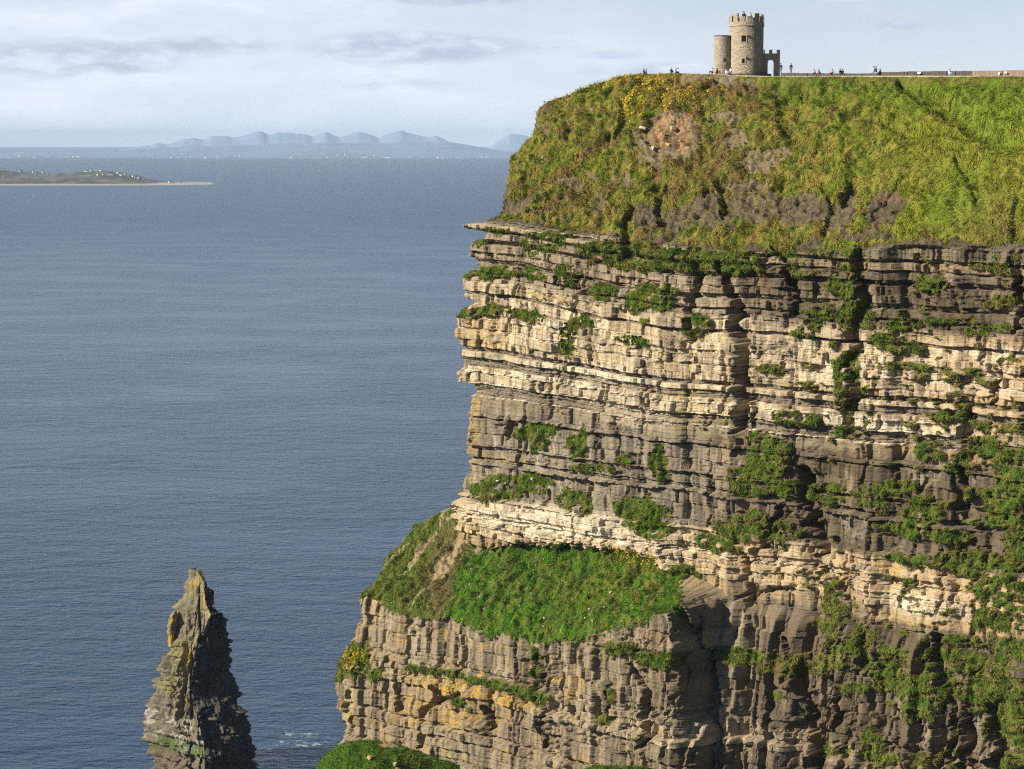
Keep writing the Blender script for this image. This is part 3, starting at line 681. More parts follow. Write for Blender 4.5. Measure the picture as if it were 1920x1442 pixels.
gcol = mixc(gcol, g_dry*.8, np.where(face, np.clip(.55-tone, 0, 1), 0)*1.2)
edge = (1-sst(.5, .98, grass))*face*(1-np.clip(terr+tl, 0, 1))
gcol = mixc(gcol, (.24, .19, .06), edge*.65)
gcol = mixc(gcol, g_deep, face*(terr+tl < .5)*sst(.05, .4, fbm(SS*1.0, Z*1.0, 3, 608))*.6)
gcol = mixc(gcol, (.20, .21, .04), face*(terr+tl < .5)*sst(.05, .4, fbm(SS*1.4, Z*1.0, 3, 609))*.6)
gcol = mixc(gcol, np.array((.070, .205, .010)), terr*(.9-.45*sst(-.2, .5, fb_)))
gcol = mixc(gcol, g_deep, terr*sst(-.05, .4, fbm(SS*1.3, OUT*1.3, 3, 607))*.6)
gcol = mixc(gcol, (.24, .22, .05), terr*sst(.08, .35, fbm(SS*1.5, OUT*1.2, 3, 611))*(.25+.7*ell(1180, 1110, 90, 60, -20, .6)))
gcol = mixc(gcol, (.15, .18, .022), terr*(ell(1180, 1048, 60, 20, 10, .6)*.7+ell(1130, 1110, 90, 40, -20, .6)*.35).clip(0, 1))
gcol = mixc(gcol, g_lush, tl*.35)
gcol = mixc(gcol, (.20, .16, .07), tl*ell(835, 1060, 30, 90, 15, .5)*.8)
colg = gcol*.8
colr = colr*np.array((1.01, .985, .93), dtype=np.float32)
colf = colr*(1-gm[..., None]) + colg*gm[..., None]

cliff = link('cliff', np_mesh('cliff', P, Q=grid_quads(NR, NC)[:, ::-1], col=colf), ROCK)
tag(cliff, kind='structure')

NRM = vnormals(P); 
if NRM[400, 600] @ np.array([n_[0], n_[1], 0]) < 0: NRM = -NRM
rng = np.random.default_rng(3)
visible = (PX > 560) & (PX < 1960) & (PY < 1500) & (q < 3.0)
clump = .25+1.3*sst(-.35, .35, fbm(SS*1.1, Z*1.1, 3, 612))
dens = (gm*clump*80 + (1-gm)*upper*4)*visible*(vidx > 8)
ln = (.32+.36*sst(-.3, .4, fbm(SS*.9, Z*.9, 3, 613)))*np.where(vidx < 345, 1, .9) + .10*sst(1500, 1750, PX)*(vidx < 345)
ln = np.where(vidx < 26, .2, ln)
gme = tuft_mesh('grass', P, NRM, gcol*1.12, dens, ln, .085, rng, droop=1.0, maxn=430000)
go = link('grass', gme, BLADE); tag(go, kind='stuff')
# yellow flowers over the shoulder of the slope
fl = (ell(1222, 172, 42, 26, -45, .6)+ell(1190, 195, 34, 22, -40, .6)*.5+ell(1280, 190, 34, 7, -30, .5)*1.0+ell(1330, 172, 36, 4, -4, .5)*.7+ell(1100, 178, 60, 8, -14, .6)*.45+ell(1160, 150, 50, 12, 0, .6)*.4)*(vidx < 345)*(vidx > 10)
fl = fl + (ell(1195, 1046, 46, 18, 10, .6)*.5+ell(672, 1228, 20, 20, 0, .5)*1.2)*(vidx > 345)
fl = fl*sst(-.2, .3, fbm(SS*1.5, Z*1.5, 3, 651))
yc = np.zeros(P.shape, dtype=np.float32)+np.array((.60, .44, .02), dtype=np.float32)
fme = tuft_mesh('flowers', P+NRM*.28, NRM, yc, np.clip(fl, 0, .9)*15*visible, .28, .22, rng, droop=.3, maxn=26000)
fo = link('flowers', fme, BLADE); tag(fo, kind='stuff')
wf = (terr*.5+tl*.1)*visible
wme = tuft_mesh('white_flowers', P+NRM*.3, NRM, np.zeros(P.shape, dtype=np.float32)+.6, wf*.16, .2, .16, rng, droop=.2, maxn=500)
wo = link('white_flowers', wme, BLADE); tag(wo, kind='stuff')

def surf_point(px, py, rows=None):
    """front-most point of the headland seen at a photo pixel"""
    r0, r1 = rows or (10, NR-60)
    xx, yy = proj(P[r0:r1, :, 0], P[r0:r1, :, 1], P[r0:r1, :, 2])
    d = (xx-px)**2+(yy-py)**2
    m = d < 16
    if not m.any():
        k = np.argmin(d)
    else:
        k = np.argmin(np.where(m, P[r0:r1, :, 1], 1e9))
    i, j = np.unravel_index(k, d.shape)
    return Vector(P[r0+i, j].tolist()), Vector(NRM[r0+i, j].tolist())


# ------------------------------------------------------------------ sea
def sea_material():
    m, N = new_mat('sea_water')
    co = N.add('ShaderNodeNewGeometry').outputs['Position']
    rot = N.add('ShaderNodeMapping', ins={'Vector': co, 'Rotation': (0, 0, math.radians(14)), 'Scale': (.62, 1, 1)}).outputs[0]
    w1 = N.noise(rot, .30, 5, .62)      # ripples 3 m
    w2 = N.noise(rot, .06, 4, .6)       # swell 15 m
    w3 = N.noise(rot, .008, 4, .6)      # gust bands
    h = N.math('ADD', N.math('MULTIPLY', w1, .85), N.math('MULTIPLY', w2, 1.9))
    dist = N.add('ShaderNodeVectorMath', operation='LENGTH', ins={0: co}).outputs['Value']
    far = N.ramp(dist, 900, 6000)
    b = N.add('ShaderNodeBump', ins={'Strength': N.math('SUBTRACT', 1.0, N.math('MULTIPLY', far, .72)), 'Distance': N.math('ADD', .8, N.math('MULTIPLY', N.ramp(w3, .35, .65), 1.9)), 'Height': h})
    base = N.mix(w3, (.006, .036, .082, 1), (.010, .048, .104, 1))
    # surf: foam streaks on the water between the stack and the headland foot
    s = N.add('ShaderNodeSeparateXYZ', ins={0: co}).outputs
    fo_ = None
    for cx, cy, rx, ry in FOAM:
        a = N.math('MULTIPLY', N.math('SUBTRACT', s[0], cx), 1/rx); e = N.math('MULTIPLY', N.math('SUBTRACT', s[1], cy), 1/ry)
        g = N.math('EXPONENT', N.math('MULTIPLY', N.math('ADD', N.math('MULTIPLY', a, a), N.math('MULTIPLY', e, e)), -1.0))
        fo_ = g if fo_ is None else N.math('MAXIMUM', fo_, g)
    fn = N.noise(N.add('ShaderNodeMapping', ins={'Vector': co, 'Scale': (.6, 1, 1)}).outputs[0], .42, 7, .72)
    foam = N.ramp(N.math('ADD', N.math('MULTIPLY', fo_, .16), N.math('MULTIPLY', fn, 1.1)), .70, .80)
    foam = N.math('MULTIPLY', foam, N.ramp(fo_, .05, .4))
    base = N.mix(N.math('MULTIPLY', foam, .8), base, (.70, .74, .77, 1))
    # long thin foam lines far out
    rough = N.math('ADD', .17, N.math('ADD', N.math('MULTIPLY', far, .16), N.math('MULTIPLY', foam, .6)))
    p = N.add('ShaderNodeBsdfPrincipled', ins={'Base Color': base, 'Roughness': rough, 'Normal': b.outputs[0]})
    p.inputs['IOR'].default_value = 1.333
    N.add('ShaderNodeOutputMaterial', ins={0: p.outputs[0]})
    return m
def seapt(px, py): v = at_z(px, py, 0); return v.x, v.y
FOAM = []
for px, py, rx, ry in ((575, 1402, 14, 12), (560, 1378, 14, 4), (590, 1415, 10, 18), (545, 1434, 12, 16), (510, 1432, 8, 10), (490, 1440, 8, 16)):
    x, y = seapt(px, py); FOAM.append((x, y, rx, ry))
R = 60000.0
sea = link('sea', np_mesh('sea', np.array([[-R, -3000, 0], [R, -3000, 0], [R, R, 0], [-R, R, 0]], dtype=float), Q=np.array([[0, 1, 2, 3]])), sea_material())
tag(sea, kind='structure')

# ------------------------------------------------------------------ far land
def ridge(name, pts, D, depth, mat, jag=1.0, seed=1, zb=-3, xs=900, ext=None):
    """a strip of hills: skyline given as (px, height in px over eye level) at distance D, rising from the water"""
    a = np.array(pts, dtype=float)
    px = np.linspace(a[0, 0], a[-1, 0], xs); hh = np.interp(px, a[:, 0], a[:, 1])
    k = D/F; Xr = (px-960)*k
    top = EYE + hh*k
    top = top + (fbm(px*.03, px*0+seed, 5, seed)*7+fbm(px*.2, px*0+seed, 3, seed+3)*1.6)*k*.55*jag
    nr = 26; rows = []
    for i in range(nr):
        f = i/(nr-1)                         # 0 at the front shore, up to the skyline, then down behind
        if f < .7:
            g = f/.7; y = D - depth*(1-g); z = lerp(zb, top, g**.8)
        else:
            g = (f-.7)/.3; y = D + depth*.5*g; z = lerp(top, zb, g)
        z = z + fbm(Xr*8/k/F*2, np.full_like(Xr, i*.5), 4, seed+9)*(top-zb)*.13*math.sin(PI*min(1, f/.7)) 
        rows.append(np.stack([Xr*(y/D), np.full_like(Xr, y), np.maximum(z, zb)], -1))
    P_ = np.array(rows)
    return link(name, np_mesh(name, P_, Q=grid_quads(nr, xs), smooth=True), mat), P_
land_m = simple('far_land_haze_blue', (.20, .30, .47), .95, .0012, .3); hill_m = simple('far_hill', (.17, .25, .39), .95, .0016, .4); coast_m = simple('coast_haze_blue', (.15, .21, .29), .95, .004, .5)  # blue of the distant air is mixed into these three land colours
isl_m, N_ = new_mat('island_ground')
_co = N_.add('ShaderNodeNewGeometry').outputs['Position']
_n = N_.noise(N_.add('ShaderNodeMapping', ins={'Vector': _co, 'Scale': (1, .35, 3)}).outputs[0], .012, 6, .65)
_c = N_.mix(N_.ramp(_n, .38, .62), (.025, .038, .018, 1), (.13, .135, .08, 1))
_z = N_.add('ShaderNodeSeparateXYZ', ins={0: _co}).outputs[2]
_c = N_.mix(N_.ramp(_z, 9, 3), _c, (.42, .38, .34, 1))
_p = N_.add('ShaderNodeBsdfPrincipled', ins={'Base Color': _c, 'Roughness': .95}); N_.add('ShaderNodeOutputMaterial', ins={0: _p.outputs[0]})

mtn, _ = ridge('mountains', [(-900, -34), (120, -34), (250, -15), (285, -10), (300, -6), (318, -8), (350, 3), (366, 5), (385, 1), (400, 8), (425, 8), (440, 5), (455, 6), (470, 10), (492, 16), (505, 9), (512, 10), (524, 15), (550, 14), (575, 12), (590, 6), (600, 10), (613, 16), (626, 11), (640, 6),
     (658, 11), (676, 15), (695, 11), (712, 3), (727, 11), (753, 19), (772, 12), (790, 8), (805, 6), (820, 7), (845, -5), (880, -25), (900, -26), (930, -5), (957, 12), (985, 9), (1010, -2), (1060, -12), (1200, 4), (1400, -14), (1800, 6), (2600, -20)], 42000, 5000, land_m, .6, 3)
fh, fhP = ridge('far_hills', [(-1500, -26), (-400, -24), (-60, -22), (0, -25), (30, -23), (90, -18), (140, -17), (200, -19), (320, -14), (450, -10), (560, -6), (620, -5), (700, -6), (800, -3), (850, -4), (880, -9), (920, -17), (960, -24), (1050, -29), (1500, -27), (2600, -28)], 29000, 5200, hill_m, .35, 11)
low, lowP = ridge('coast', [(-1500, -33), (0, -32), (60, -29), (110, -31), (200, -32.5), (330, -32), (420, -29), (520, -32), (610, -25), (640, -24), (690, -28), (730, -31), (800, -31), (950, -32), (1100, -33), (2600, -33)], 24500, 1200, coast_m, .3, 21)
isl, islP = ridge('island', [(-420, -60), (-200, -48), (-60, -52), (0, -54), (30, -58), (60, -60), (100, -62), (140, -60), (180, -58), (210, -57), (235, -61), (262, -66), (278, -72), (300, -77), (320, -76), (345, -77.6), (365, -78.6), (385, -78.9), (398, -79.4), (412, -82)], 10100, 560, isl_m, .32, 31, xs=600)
for o in (mtn, fh, low, isl): tag(o, kind='structure')

# ------------------------------------------------------------------ houses
WHITE = simple('white_render', (.82, .80, .74), .8); SLATE = simple('slate_roof', (.07, .075, .085), .6); PANE = simple('dark_pane', (.02, .025, .03), .15); BROWN = simple('wood_door', (.12, .05, .03), .5)
def box_mesh(name, boxes):
    bm = bmesh.new()
    for (x0, y0, z0, x1, y1, z1) in boxes:
        vs = [bm.verts.new(v) for v in ((x0, y0, z0), (x1, y0, z0), (x1, y1, z0), (x0, y1, z0), (x0, y0, z1), (x1, y0, z1), (x1, y1, z1), (x0, y1, z1))]
        for f in ((0, 3, 2, 1), (4, 5, 6, 7), (0, 1, 5, 4), (1, 2, 6, 5), (2, 3, 7, 6), (3, 0, 4, 7)): bm.faces.new([vs[i] for i in f])
    me = bpy.data.meshes.new(name); bm.to_mesh(me); bm.free(); return me
def gable_mesh(name, w, d, h, rise, over=.4, roof=False):
    bm = bmesh.new()
    if not roof:
        pr = [(-d/2, 0), (d/2, 0), (d/2, h), (0, h+rise), (-d/2, h)]
        x0, x1 = -w/2, w/2
    else:
        s = rise/(d/2); o = over; t = .25
        pr = [(-d/2-o, h-o*s), (0, h+rise), (d/2+o, h-o*s), (d/2+o, h-o*s+t), (0, h+rise+t), (-d/2-o, h-o*s+t)]
        x0, x1 = -w/2-.3, w/2+.3
    a = [bm.verts.new((x0, y, z)) for y, z in pr]; b = [bm.verts.new((x1, y, z)) for y, z in pr]
    n = len(pr)
    bm.faces.new(a[::-1]); bm.faces.new(b)
    for i in range(n): bm.faces.new([a[i], a[(i+1) % n], b[(i+1) % n], b[i]])
    bmesh.ops.recalc_face_normals(bm, faces=bm.faces)
    me = bpy.data.meshes.new(name); bm.to_mesh(me); bm.free(); return me
def make_house(w, d, h, rise):
    r = empty('house', (0, 0, 0))
    link('wall', gable_mesh('wall', w, d, h, rise), WHITE, r)
    rf = link('roof', gable_mesh('roof', w, d, h, rise, roof=True), SLATE, r)
    link('chimney', box_mesh('chimney', [(-w/2+.3, -.5, h+rise-.5, -w/2+1.3, .5, h+rise+1.3)]), WHITE, rf)
    for wx in (-w*.3, w*.3):
        link('window', box_mesh('window', [(wx-.5, -d/2-.06, .9, wx+.5, -d/2+.05, 2.2)]), PANE, r)
    link('door', box_mesh('door', [(-.5, -d/2-.07, 0, .5, -d/2+.05, 2.1)]), BROWN, r)
    return r
def ground_z(P_, px, row):
    j = int(np.argmin(abs(W0/2+F*P_[row, :, 0]/P_[row, :, 1]-px))); return P_[row, j]
rr_ = random.Random(5)
hA = make_house(15, 8, 4.6, 3.4); hB = make_house(10, 7, 3.4, 2.8)
spots = [(11, 17, 'A', 'white gabled house alone near the far left end of the island'), (13, 8, 'B', 'tiny white house low on the left end of the island'),
         (44, 17, 'A', 'white gabled house on the low island ridge left of the harbour slope'), (67, 17, 'B', 'left one of two small white houses touching on the bare island ridge'), (73, 16, 'A', 'right one of two small white houses touching on the bare island ridge'),
         (86, 17, 'B', 'small white house at the left of a low row on the island skyline'), (94, 17, 'B', 'small white house at the right of a low row on the island skyline'),
         (165, 17, 'A', 'bright white house on the skyline at the left edge of the island village'), (176, 17, 'B', 'small white house on the skyline right of the bright village edge house'),
         (173, 11, 'A', 'leftmost white house of the lower row in the island village'), (189, 11, 'A', 'second white house from the left in the lower village row'), (197, 12, 'B', 'small white house third in the lower village row'),
         (186, 17, 'B', 'dim white house on the skyline above the lower village row'), (193, 17, 'A', 'white house on the skyline at the middle of the island village'), (206, 11, 'B', 'smallest white house of the lower village row'),
         (212, 11, 'A', 'broad white house fourth in the lower village row'), (219, 16, 'B', 'small pale house just under the village skyline'), (224, 15, 'A', 'white house at the start of the descending village row'),
         (230, 12, 'A', 'cream lit house at the right end of the lower village row'), (238, 15, 'B', 'small white house on the descending right shoulder of the village'), (246, 13, 'B', 'white house halfway down the right shoulder of the village'),
         (252, 13, 'A', 'wide white house low on the right shoulder of the village'), (258, 12, 'B', 'white house close under the wide one on the right shoulder'), (263, 11, 'A', 'white house near the foot of the village shoulder'), (269, 11, 'A', 'last white house of the village before the flat point'),
         (321, 10, 'A', 'single white house standing on the flat point right of the village'), (339, 11, 'B', 'outermost small white house on the flat island point')]
first = {'A': hA, 'B': hB}; used = set()
for px, row, k, lab in spots:
    g = ground_z(islP, px, row)
    o = first[k] if k not in used else copy_tree(first[k]); used.add(k)
    o.location = (float(g[0]), float(g[1]), float(g[2])-.3); o.rotation_euler = (0, 0, rr_.uniform(-1.2, .9))
    tag(o, lab, 'house', 'white houses on the island')
far_src = None
for i in range(64):
    px = rr_.choice([rr_.uniform(0, 150), rr_.uniform(300, 480), rr_.uniform(480, 700), rr_.uniform(700, 945)])
    row = rr_.choice([3, 5, 8, 11, 13])
    g = ground_z(lowP, px, row)
    o = bpy.data.objects.new('coastal_house', far_src) if far_src else None
    if o is None:
        m1 = gable_mesh('coastal_house', 16, 9, 5.5, 3.5); far_src = m1; m1.materials.append(WHITE); o = bpy.data.objects.new('coastal_house', m1)
    C.objects.link(o); o.location = (float(g[0]), float(g[1]), float(g[2])-.3); o.rotation_euler = (0, 0, rr_.uniform(-1.2, 1.2)); s_ = rr_.uniform(.6, 1.2); o.scale = (s_, s_, s_)
    tag(o, 'distant white house among many along the hazy far shore', 'house', 'houses along the far shore')

# ------------------------------------------------------------------ haze
def make_haze():
    x0, x1, y0, y1, z0, z1 = -58000, 58000, -2900, 58000, -5, 440
    o = link('haze', box_mesh('haze', [(x0, y0, z0, x1, y1, z1)]))
    m = bpy.data.materials.new('haze_air'); m.use_nodes = True; N = NT(m.node_tree); N.n.clear()
    v = N.add('ShaderNodeVolumePrincipled'); v.inputs['Density'].default_value = HAZE; v.inputs['Color'].default_value = (.62, .80, 1.0, 1); v.inputs['Anisotropy'].default_value = -.2
    N.l.new(v.outputs[0], N.add('ShaderNodeOutputMaterial').inputs['Volume'])
    o.data.materials.append(m); tag(o, kind='stuff')
HAZE = 2.4e-5
make_haze()

# ------------------------------------------------------------------ sea stack
def make_stack():
    D0 = 672.0
    Lp = [(1066, 357), (1071, 355), (1083, 351), (1093, 344), (1112, 346), (1126, 338), (1140, 335), (1150, 335), (1180, 326), (1200, 320), (1218, 319), (1241, 311), (1260, 303), (1280, 293), (1302, 291), (1310, 281), (1335, 278), (1358, 273), (1374, 274), (1387, 267), (1392, 280), (1411, 277), (1436, 283), (1470, 280), (1510, 270)]
    Rp = [(1066, 376), (1071, 379), (1083, 384), (1093, 386), (1100, 396), (1112, 398), (1126, 399), (1135, 406), (1140, 414), (1157, 420), (1185, 417), (1210, 423), (1232, 436), (1257, 434), (1285, 447), (1302, 449), (1319, 456), (1344, 468), (1366, 472), (1400, 476), (1439, 480), (1510, 490)]
    Fp = [(1066, 369), (1083, 380), (1124, 384), (1137, 391), (1163, 383), (1185, 371), (1221, 364), (1257, 360), (1285, 357), (1297, 361), (1324, 371), (1360, 382), (1411, 384), (1439, 381), (1510, 382)]
    ys = np.array([p[0] for p in Lp], float)
    zt = at(365, 1067, D0).z
    nr, ncol = 430, 520
    zz = np.linspace(zt, -6, nr)
    py = HY + (EYE-zz)/D0*F*.9985
    for _ in range(4):
        _, py2 = proj(np.full(nr, -90.), np.full(nr, D0), zz)
        py = py2
    L = np.interp(py, ys, [p[1] for p in Lp]); R = np.interp(py, [p[0] for p in Rp], [p[1] for p in Rp]); Fq = np.interp(py, [p[0] for p in Fp], [p[1] for p in Fp])
    dep = D0*cT - (zz-EYE)*sT
    toX = lambda px, Y: (px-W0/2)/F*(Y*cT-(zz-EYE)*sT)
    m = dep/F
    YL = np.full(nr, D0); YF = YL - (Fq-L)*m*1.05; YR = YF + (R-Fq)*m*.62; YB = YL + (R-L)*m*.45
    cx = (L+R)/2
    # corner loop L -> F -> R -> B
    Pc = [np.stack([toX(L, YL), YL], -1), np.stack([toX(Fq, YF), YF], -1), np.stack([toX(R, YR), YR], -1), np.stack([toX(cx, YB), YB], -1)]
    seg = np.concatenate([np.linspace(0, 1, 230, endpoint=False), 1+np.linspace(0, 1, 190, endpoint=False), 2+np.linspace(0, 1, 50, endpoint=False), 3+np.linspace(0, 1, 50, endpoint=False)])
    k = np.floor(seg).astype(int); f = seg-k
    XY = np.zeros((nr, ncol, 2))
    for c in range(4):
        mm = k == c
        a, b = Pc[c], Pc[(c+1) % 4]
        XY[:, mm] = a[:, None]*(1-f[mm])[None, :, None] + b[:, None]*f[mm][None, :, None]
    ctr = np.mean([p for p in Pc], axis=0)
    rad = XY-ctr[:, None]; rl = np.linalg.norm(rad, axis=-1, keepdims=True); dirn = rad/np.maximum(rl, 1e-6)
    Zg = np.broadcast_to(zz[:, None], (nr, ncol)); U = np.broadcast_to(seg[None]*18, (nr, ncol))
    size = np.clip(rl[..., 0]/9, .25, 1)
    lay = np.cumsum(np.random.default_rng(4).uniform(.35, 1.5, 120))
    li_ = np.searchsorted(lay, Zg + vn2(XY[..., 0]*.1, Zg*.1, 3)*.5 - XY[..., 0]*.06)
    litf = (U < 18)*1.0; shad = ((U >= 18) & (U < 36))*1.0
    # bevels near the vertical arrises stay sharp; layers stagger in and out
    d = (rnd(li_, 5)-.5)*.9 + fbm(U*.45, li_*.9, 3, 7)*1.3 + fbm(U*.9, Zg*.35, 4, 8)*.9
    s2 = U/3.6 + vn2(Zg*.06, U*.2, 9)*1.1; kk = np.floor(s2).astype(int); ff = s2-kk
    col_ = (np.sqrt(np.clip(1-(2*ff-1)**2, 0, 1))-.75)*2.6*(.4+rnd(kk, 10))
    Xw, Yw = XY[..., 0], XY[..., 1]
    bs = np.clip(rl[..., 0]/9, .12, 1)/size
    kb = (Xw*.8-Yw*.55)/1.9+vn2(Zg*.10, Xw*.1, 43)*.5
    d = d*bs + fbm3(Xw/5, Yw/5, Zg/9, 3, 41)*2.4*bs + (rnd(np.floor(kb).astype(int), li_, 44)-.5)*1.3 + (rnd(np.floor(kb*.45).astype(int), np.floor(Zg/5.5).astype(int), 46)-.5)*2.2 + fbm3(Xw*.9, Yw*.9, Zg*.7, 3, 45)*.6
    d = d - sst(.07, .03, np.abs((kb*.5) % 1-.5))*1.6*litf*sst(20, 24, Zg)
    d = d + litf*col_*.35*sst(46, 40, Zg)*sst(20, 24, Zg) - litf*3.4*np.maximum.reduce([(1-sst(w_*.5, w_, np.abs(Xw-x_+vn2(Zg*.15, 0*Zg, 12+int(w_*10))*.5)))*sst(a_+4, a_, Zg)*sst(b_, b_+3, Zg) for x_, w_, a_, b_ in ((-108.6, .8, 34, 19), (-104.3, 1.1, 42, 19), (-101.3, .8, 38, 20), (-99.0, .5, 60, 46), (-102.2, .6, 56, 47))])
    # little notches and horns near the top
    d = d + sst(50, 60, Zg)*fbm(U*.5, Zg*.8, 3, 14)*1.2
    # overhanging lip where the weathered top meets the wave-cut base
    d = d + litf*(1.3*sst(23.5, 20.5, Zg)*sst(15, 19, Zg)) - litf*.9*sst(15, 13, Zg) + sst(14, 12, Zg)*((np.sin(Zg*2.1+U*.1) > 0)*.45)
    d = d*size
    # keep the silhouette readings true at L and R
    XYd = XY + dirn*d[..., None]
    P_ = np.concatenate([XYd, (Zg + fbm(U*.6, Zg*.6, 3, 15)*.35*size)[..., None]], -1)
    # colour
    c = np.zeros(P_.shape, dtype=np.float32)+np.array((.20, .178, .125), dtype=np.float32)
    c = mixc(c, (.10, .085, .06), sst(-.1, .45, fbm(U*.7, Zg*.6, 4, 21))*.8)
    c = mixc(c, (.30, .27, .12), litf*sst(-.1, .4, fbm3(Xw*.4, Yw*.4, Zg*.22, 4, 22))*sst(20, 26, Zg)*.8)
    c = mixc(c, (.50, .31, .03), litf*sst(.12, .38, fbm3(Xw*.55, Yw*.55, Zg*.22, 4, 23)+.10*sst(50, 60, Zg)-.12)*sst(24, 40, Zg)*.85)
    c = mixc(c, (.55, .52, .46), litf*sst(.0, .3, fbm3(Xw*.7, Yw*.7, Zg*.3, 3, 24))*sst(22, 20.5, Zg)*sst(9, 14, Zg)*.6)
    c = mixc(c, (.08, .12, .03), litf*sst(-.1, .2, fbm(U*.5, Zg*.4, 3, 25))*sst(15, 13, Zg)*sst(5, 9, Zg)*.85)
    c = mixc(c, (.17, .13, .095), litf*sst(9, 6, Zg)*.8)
    c = mixc(c, (.065, .058, .052), shad*.7)  # face turned from the sun has shade added to its colour
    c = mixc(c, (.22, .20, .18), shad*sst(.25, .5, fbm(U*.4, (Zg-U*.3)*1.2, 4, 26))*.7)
    c = c*.88
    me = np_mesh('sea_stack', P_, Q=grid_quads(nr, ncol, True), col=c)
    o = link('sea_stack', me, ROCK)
    tag(o, 'tall pointed sea stack of dark rock with yellow lichen standing alone in the sea', 'sea stack')
    # the leaning pinnacle on its left shoulder
    px = np.array([(1146, 327, 333), (1152, 322, 334), (1165, 317, 333), (1180, 315, 330), (1196, 317, 328), (1212, 318, 330)], float)
    n2, c2 = 70, 40
    z1, z2_ = at(326, 1146, D0-2).z, at(326, 1212, D0-2).z
    zz2 = np.linspace(z1, z2_, n2); _, py2 = proj(np.full(n2, -105.), np.full(n2, D0-2), zz2)
    Lx = np.interp(py2, px[:, 0], px[:, 1]); Rx = np.interp(py2, px[:, 0], px[:, 2]); mm = (D0*cT-(zz2-EYE)*sT)/F
    th = np.linspace(0, 2*PI, c2, endpoint=False)
    cX = ((Lx+Rx)/2-960)*mm; rX = (Rx-Lx)/2*mm
    A = np.broadcast_to(th[None], (n2, c2)); Zb = np.broadcast_to(zz2[:, None], (n2, c2))
    r_ = rX[:, None]*(1+.3*fbm(A*1.5, Zb*.8, 3, 31)+.15*(rnd(np.floor(Zb*1.4).astype(int), 4)-.5))
    r_[0] *= .1
    Pp = np.stack([cX[:, None]+np.cos(A)*r_, D0-1.5+np.sin(A)*r_, Zb], -1)
    cc = np.zeros(Pp.shape, dtype=np.float32)+np.array((.2, .17, .1), dtype=np.float32)
    cc = mixc(cc, (.50, .31, .03), sst(.0, .3, fbm(A*2, Zb*.4, 3, 33)))
    link('pinnacle', np_mesh('pinnacle', Pp, Q=grid_quads(n2, c2, True), col=cc), ROCK, o)
make_stack()

# ------------------------------------------------------------------ grass-topped spurs at the foot of the picture
def spur(name, sky, out, seed, label=None):
    a = np.array(sky, float); ym = a[:, 1].min()
    h0 = hit(a[len(a)//2, 0], ym, out); base = P0 + h0[0]*t_ + out*n_
    Y0 = base[1]; nx, ny = 300, 200
    px = np.linspace(a[0, 0], a[-1, 0], nx)
    tops = np.array([at(p, np.interp(p, a[:, 0], a[:, 1]), Y0) for p in px])
    X_ = np.broadcast_to(tops[:, 0][None], (ny, nx)); v = np.linspace(-10, 16, ny)[:, None]
    yy = Y0 - v + 0*X_
    r = fbm(X_*.3, yy*.3, 4, seed)*1.1 + fbm(X_*1.2, yy*1.2, 3, seed+2)*.3
    fr = np.where(v > 0, v*.42+ (v/9)**3*1.2, -v*.55)
    Zq = tops[:, 2][None] - fr + r*np.clip(abs(v)/3, .25, 1)
    ed = np.minimum((px-px[0])/4, (px[-1]-px)/10).clip(0, 1)[None]
    Zq = Zq - (1-ed)*9
    P_ = np.stack([X_, yy, Zq], -1)
    rim = P_[-1].copy()
    rows = [P_]
    skirt = []
    for k in range(1, 26):
        q_ = rim.copy(); q_[:, 2] = lerp(rim[:, 2], -3, k/25); q_[:, 1] -= 5*(k/25)+.5*vn2(q_[:, 0]*.5, q_[:, 2]*.5, seed); skirt.append(q_)
    P_ = np.concatenate([P_, np.array(skirt)]); n_r = P_.shape[0]
    vv = np.concatenate([np.broadcast_to(v, (ny, nx)), np.full((25, nx), 99.)])
    g = ((vv < 15)*1.0)*sst(.52, .3, fbm(P_[..., 0]*.4, P_[..., 1]*.4, 4, seed+5)+.0)
    gc = np.zeros(P_.shape, dtype=np.float32)+g_lush.astype(np.float32)
    gc = mixc(gc, g_mid, sst(-.2, .5, fbm(P_[..., 0]*.35, P_[..., 1]*.35, 3, seed+7))*.7)
    c = np.zeros(P_.shape, dtype=np.float32)+np.array((.26, .21, .14), dtype=np.float32)
    c = mixc(c, ochre, sst(.0, .4, fbm(P_[..., 0]*.8, P_[..., 2]*.8, 3, seed+8))*.6)
    c = c*(1-g[..., None])+gc*.8*g[..., None]
    o = link('spur', np_mesh('spur', P_, Q=grid_quads(n_r, nx), col=c), ROCK); tag(o, kind='structure')
    nr_ = vnormals(P_); 
    if nr_[100, 150, 2] < 0: nr_ = -nr_
    m = tuft_mesh('spur_grass', P_, nr_, gc*1.12, g*60, .45, .10, rng, maxn=30000)
    if m: tag(link('spur_grass', m, BLADE), kind='stuff')
    return P_, nr_
spurP, spurN = spur('spur', [(592, 1440), (600, 1424), (622, 1405), (655, 1390), (700, 1387), (745, 1396), (790, 1412), (850, 1430), (905, 1450)], 27, 901)
spur('spur', [(1080, 1448), (1110, 1439), (1160, 1435), (1215, 1440), (1260, 1450)], 27, 931)

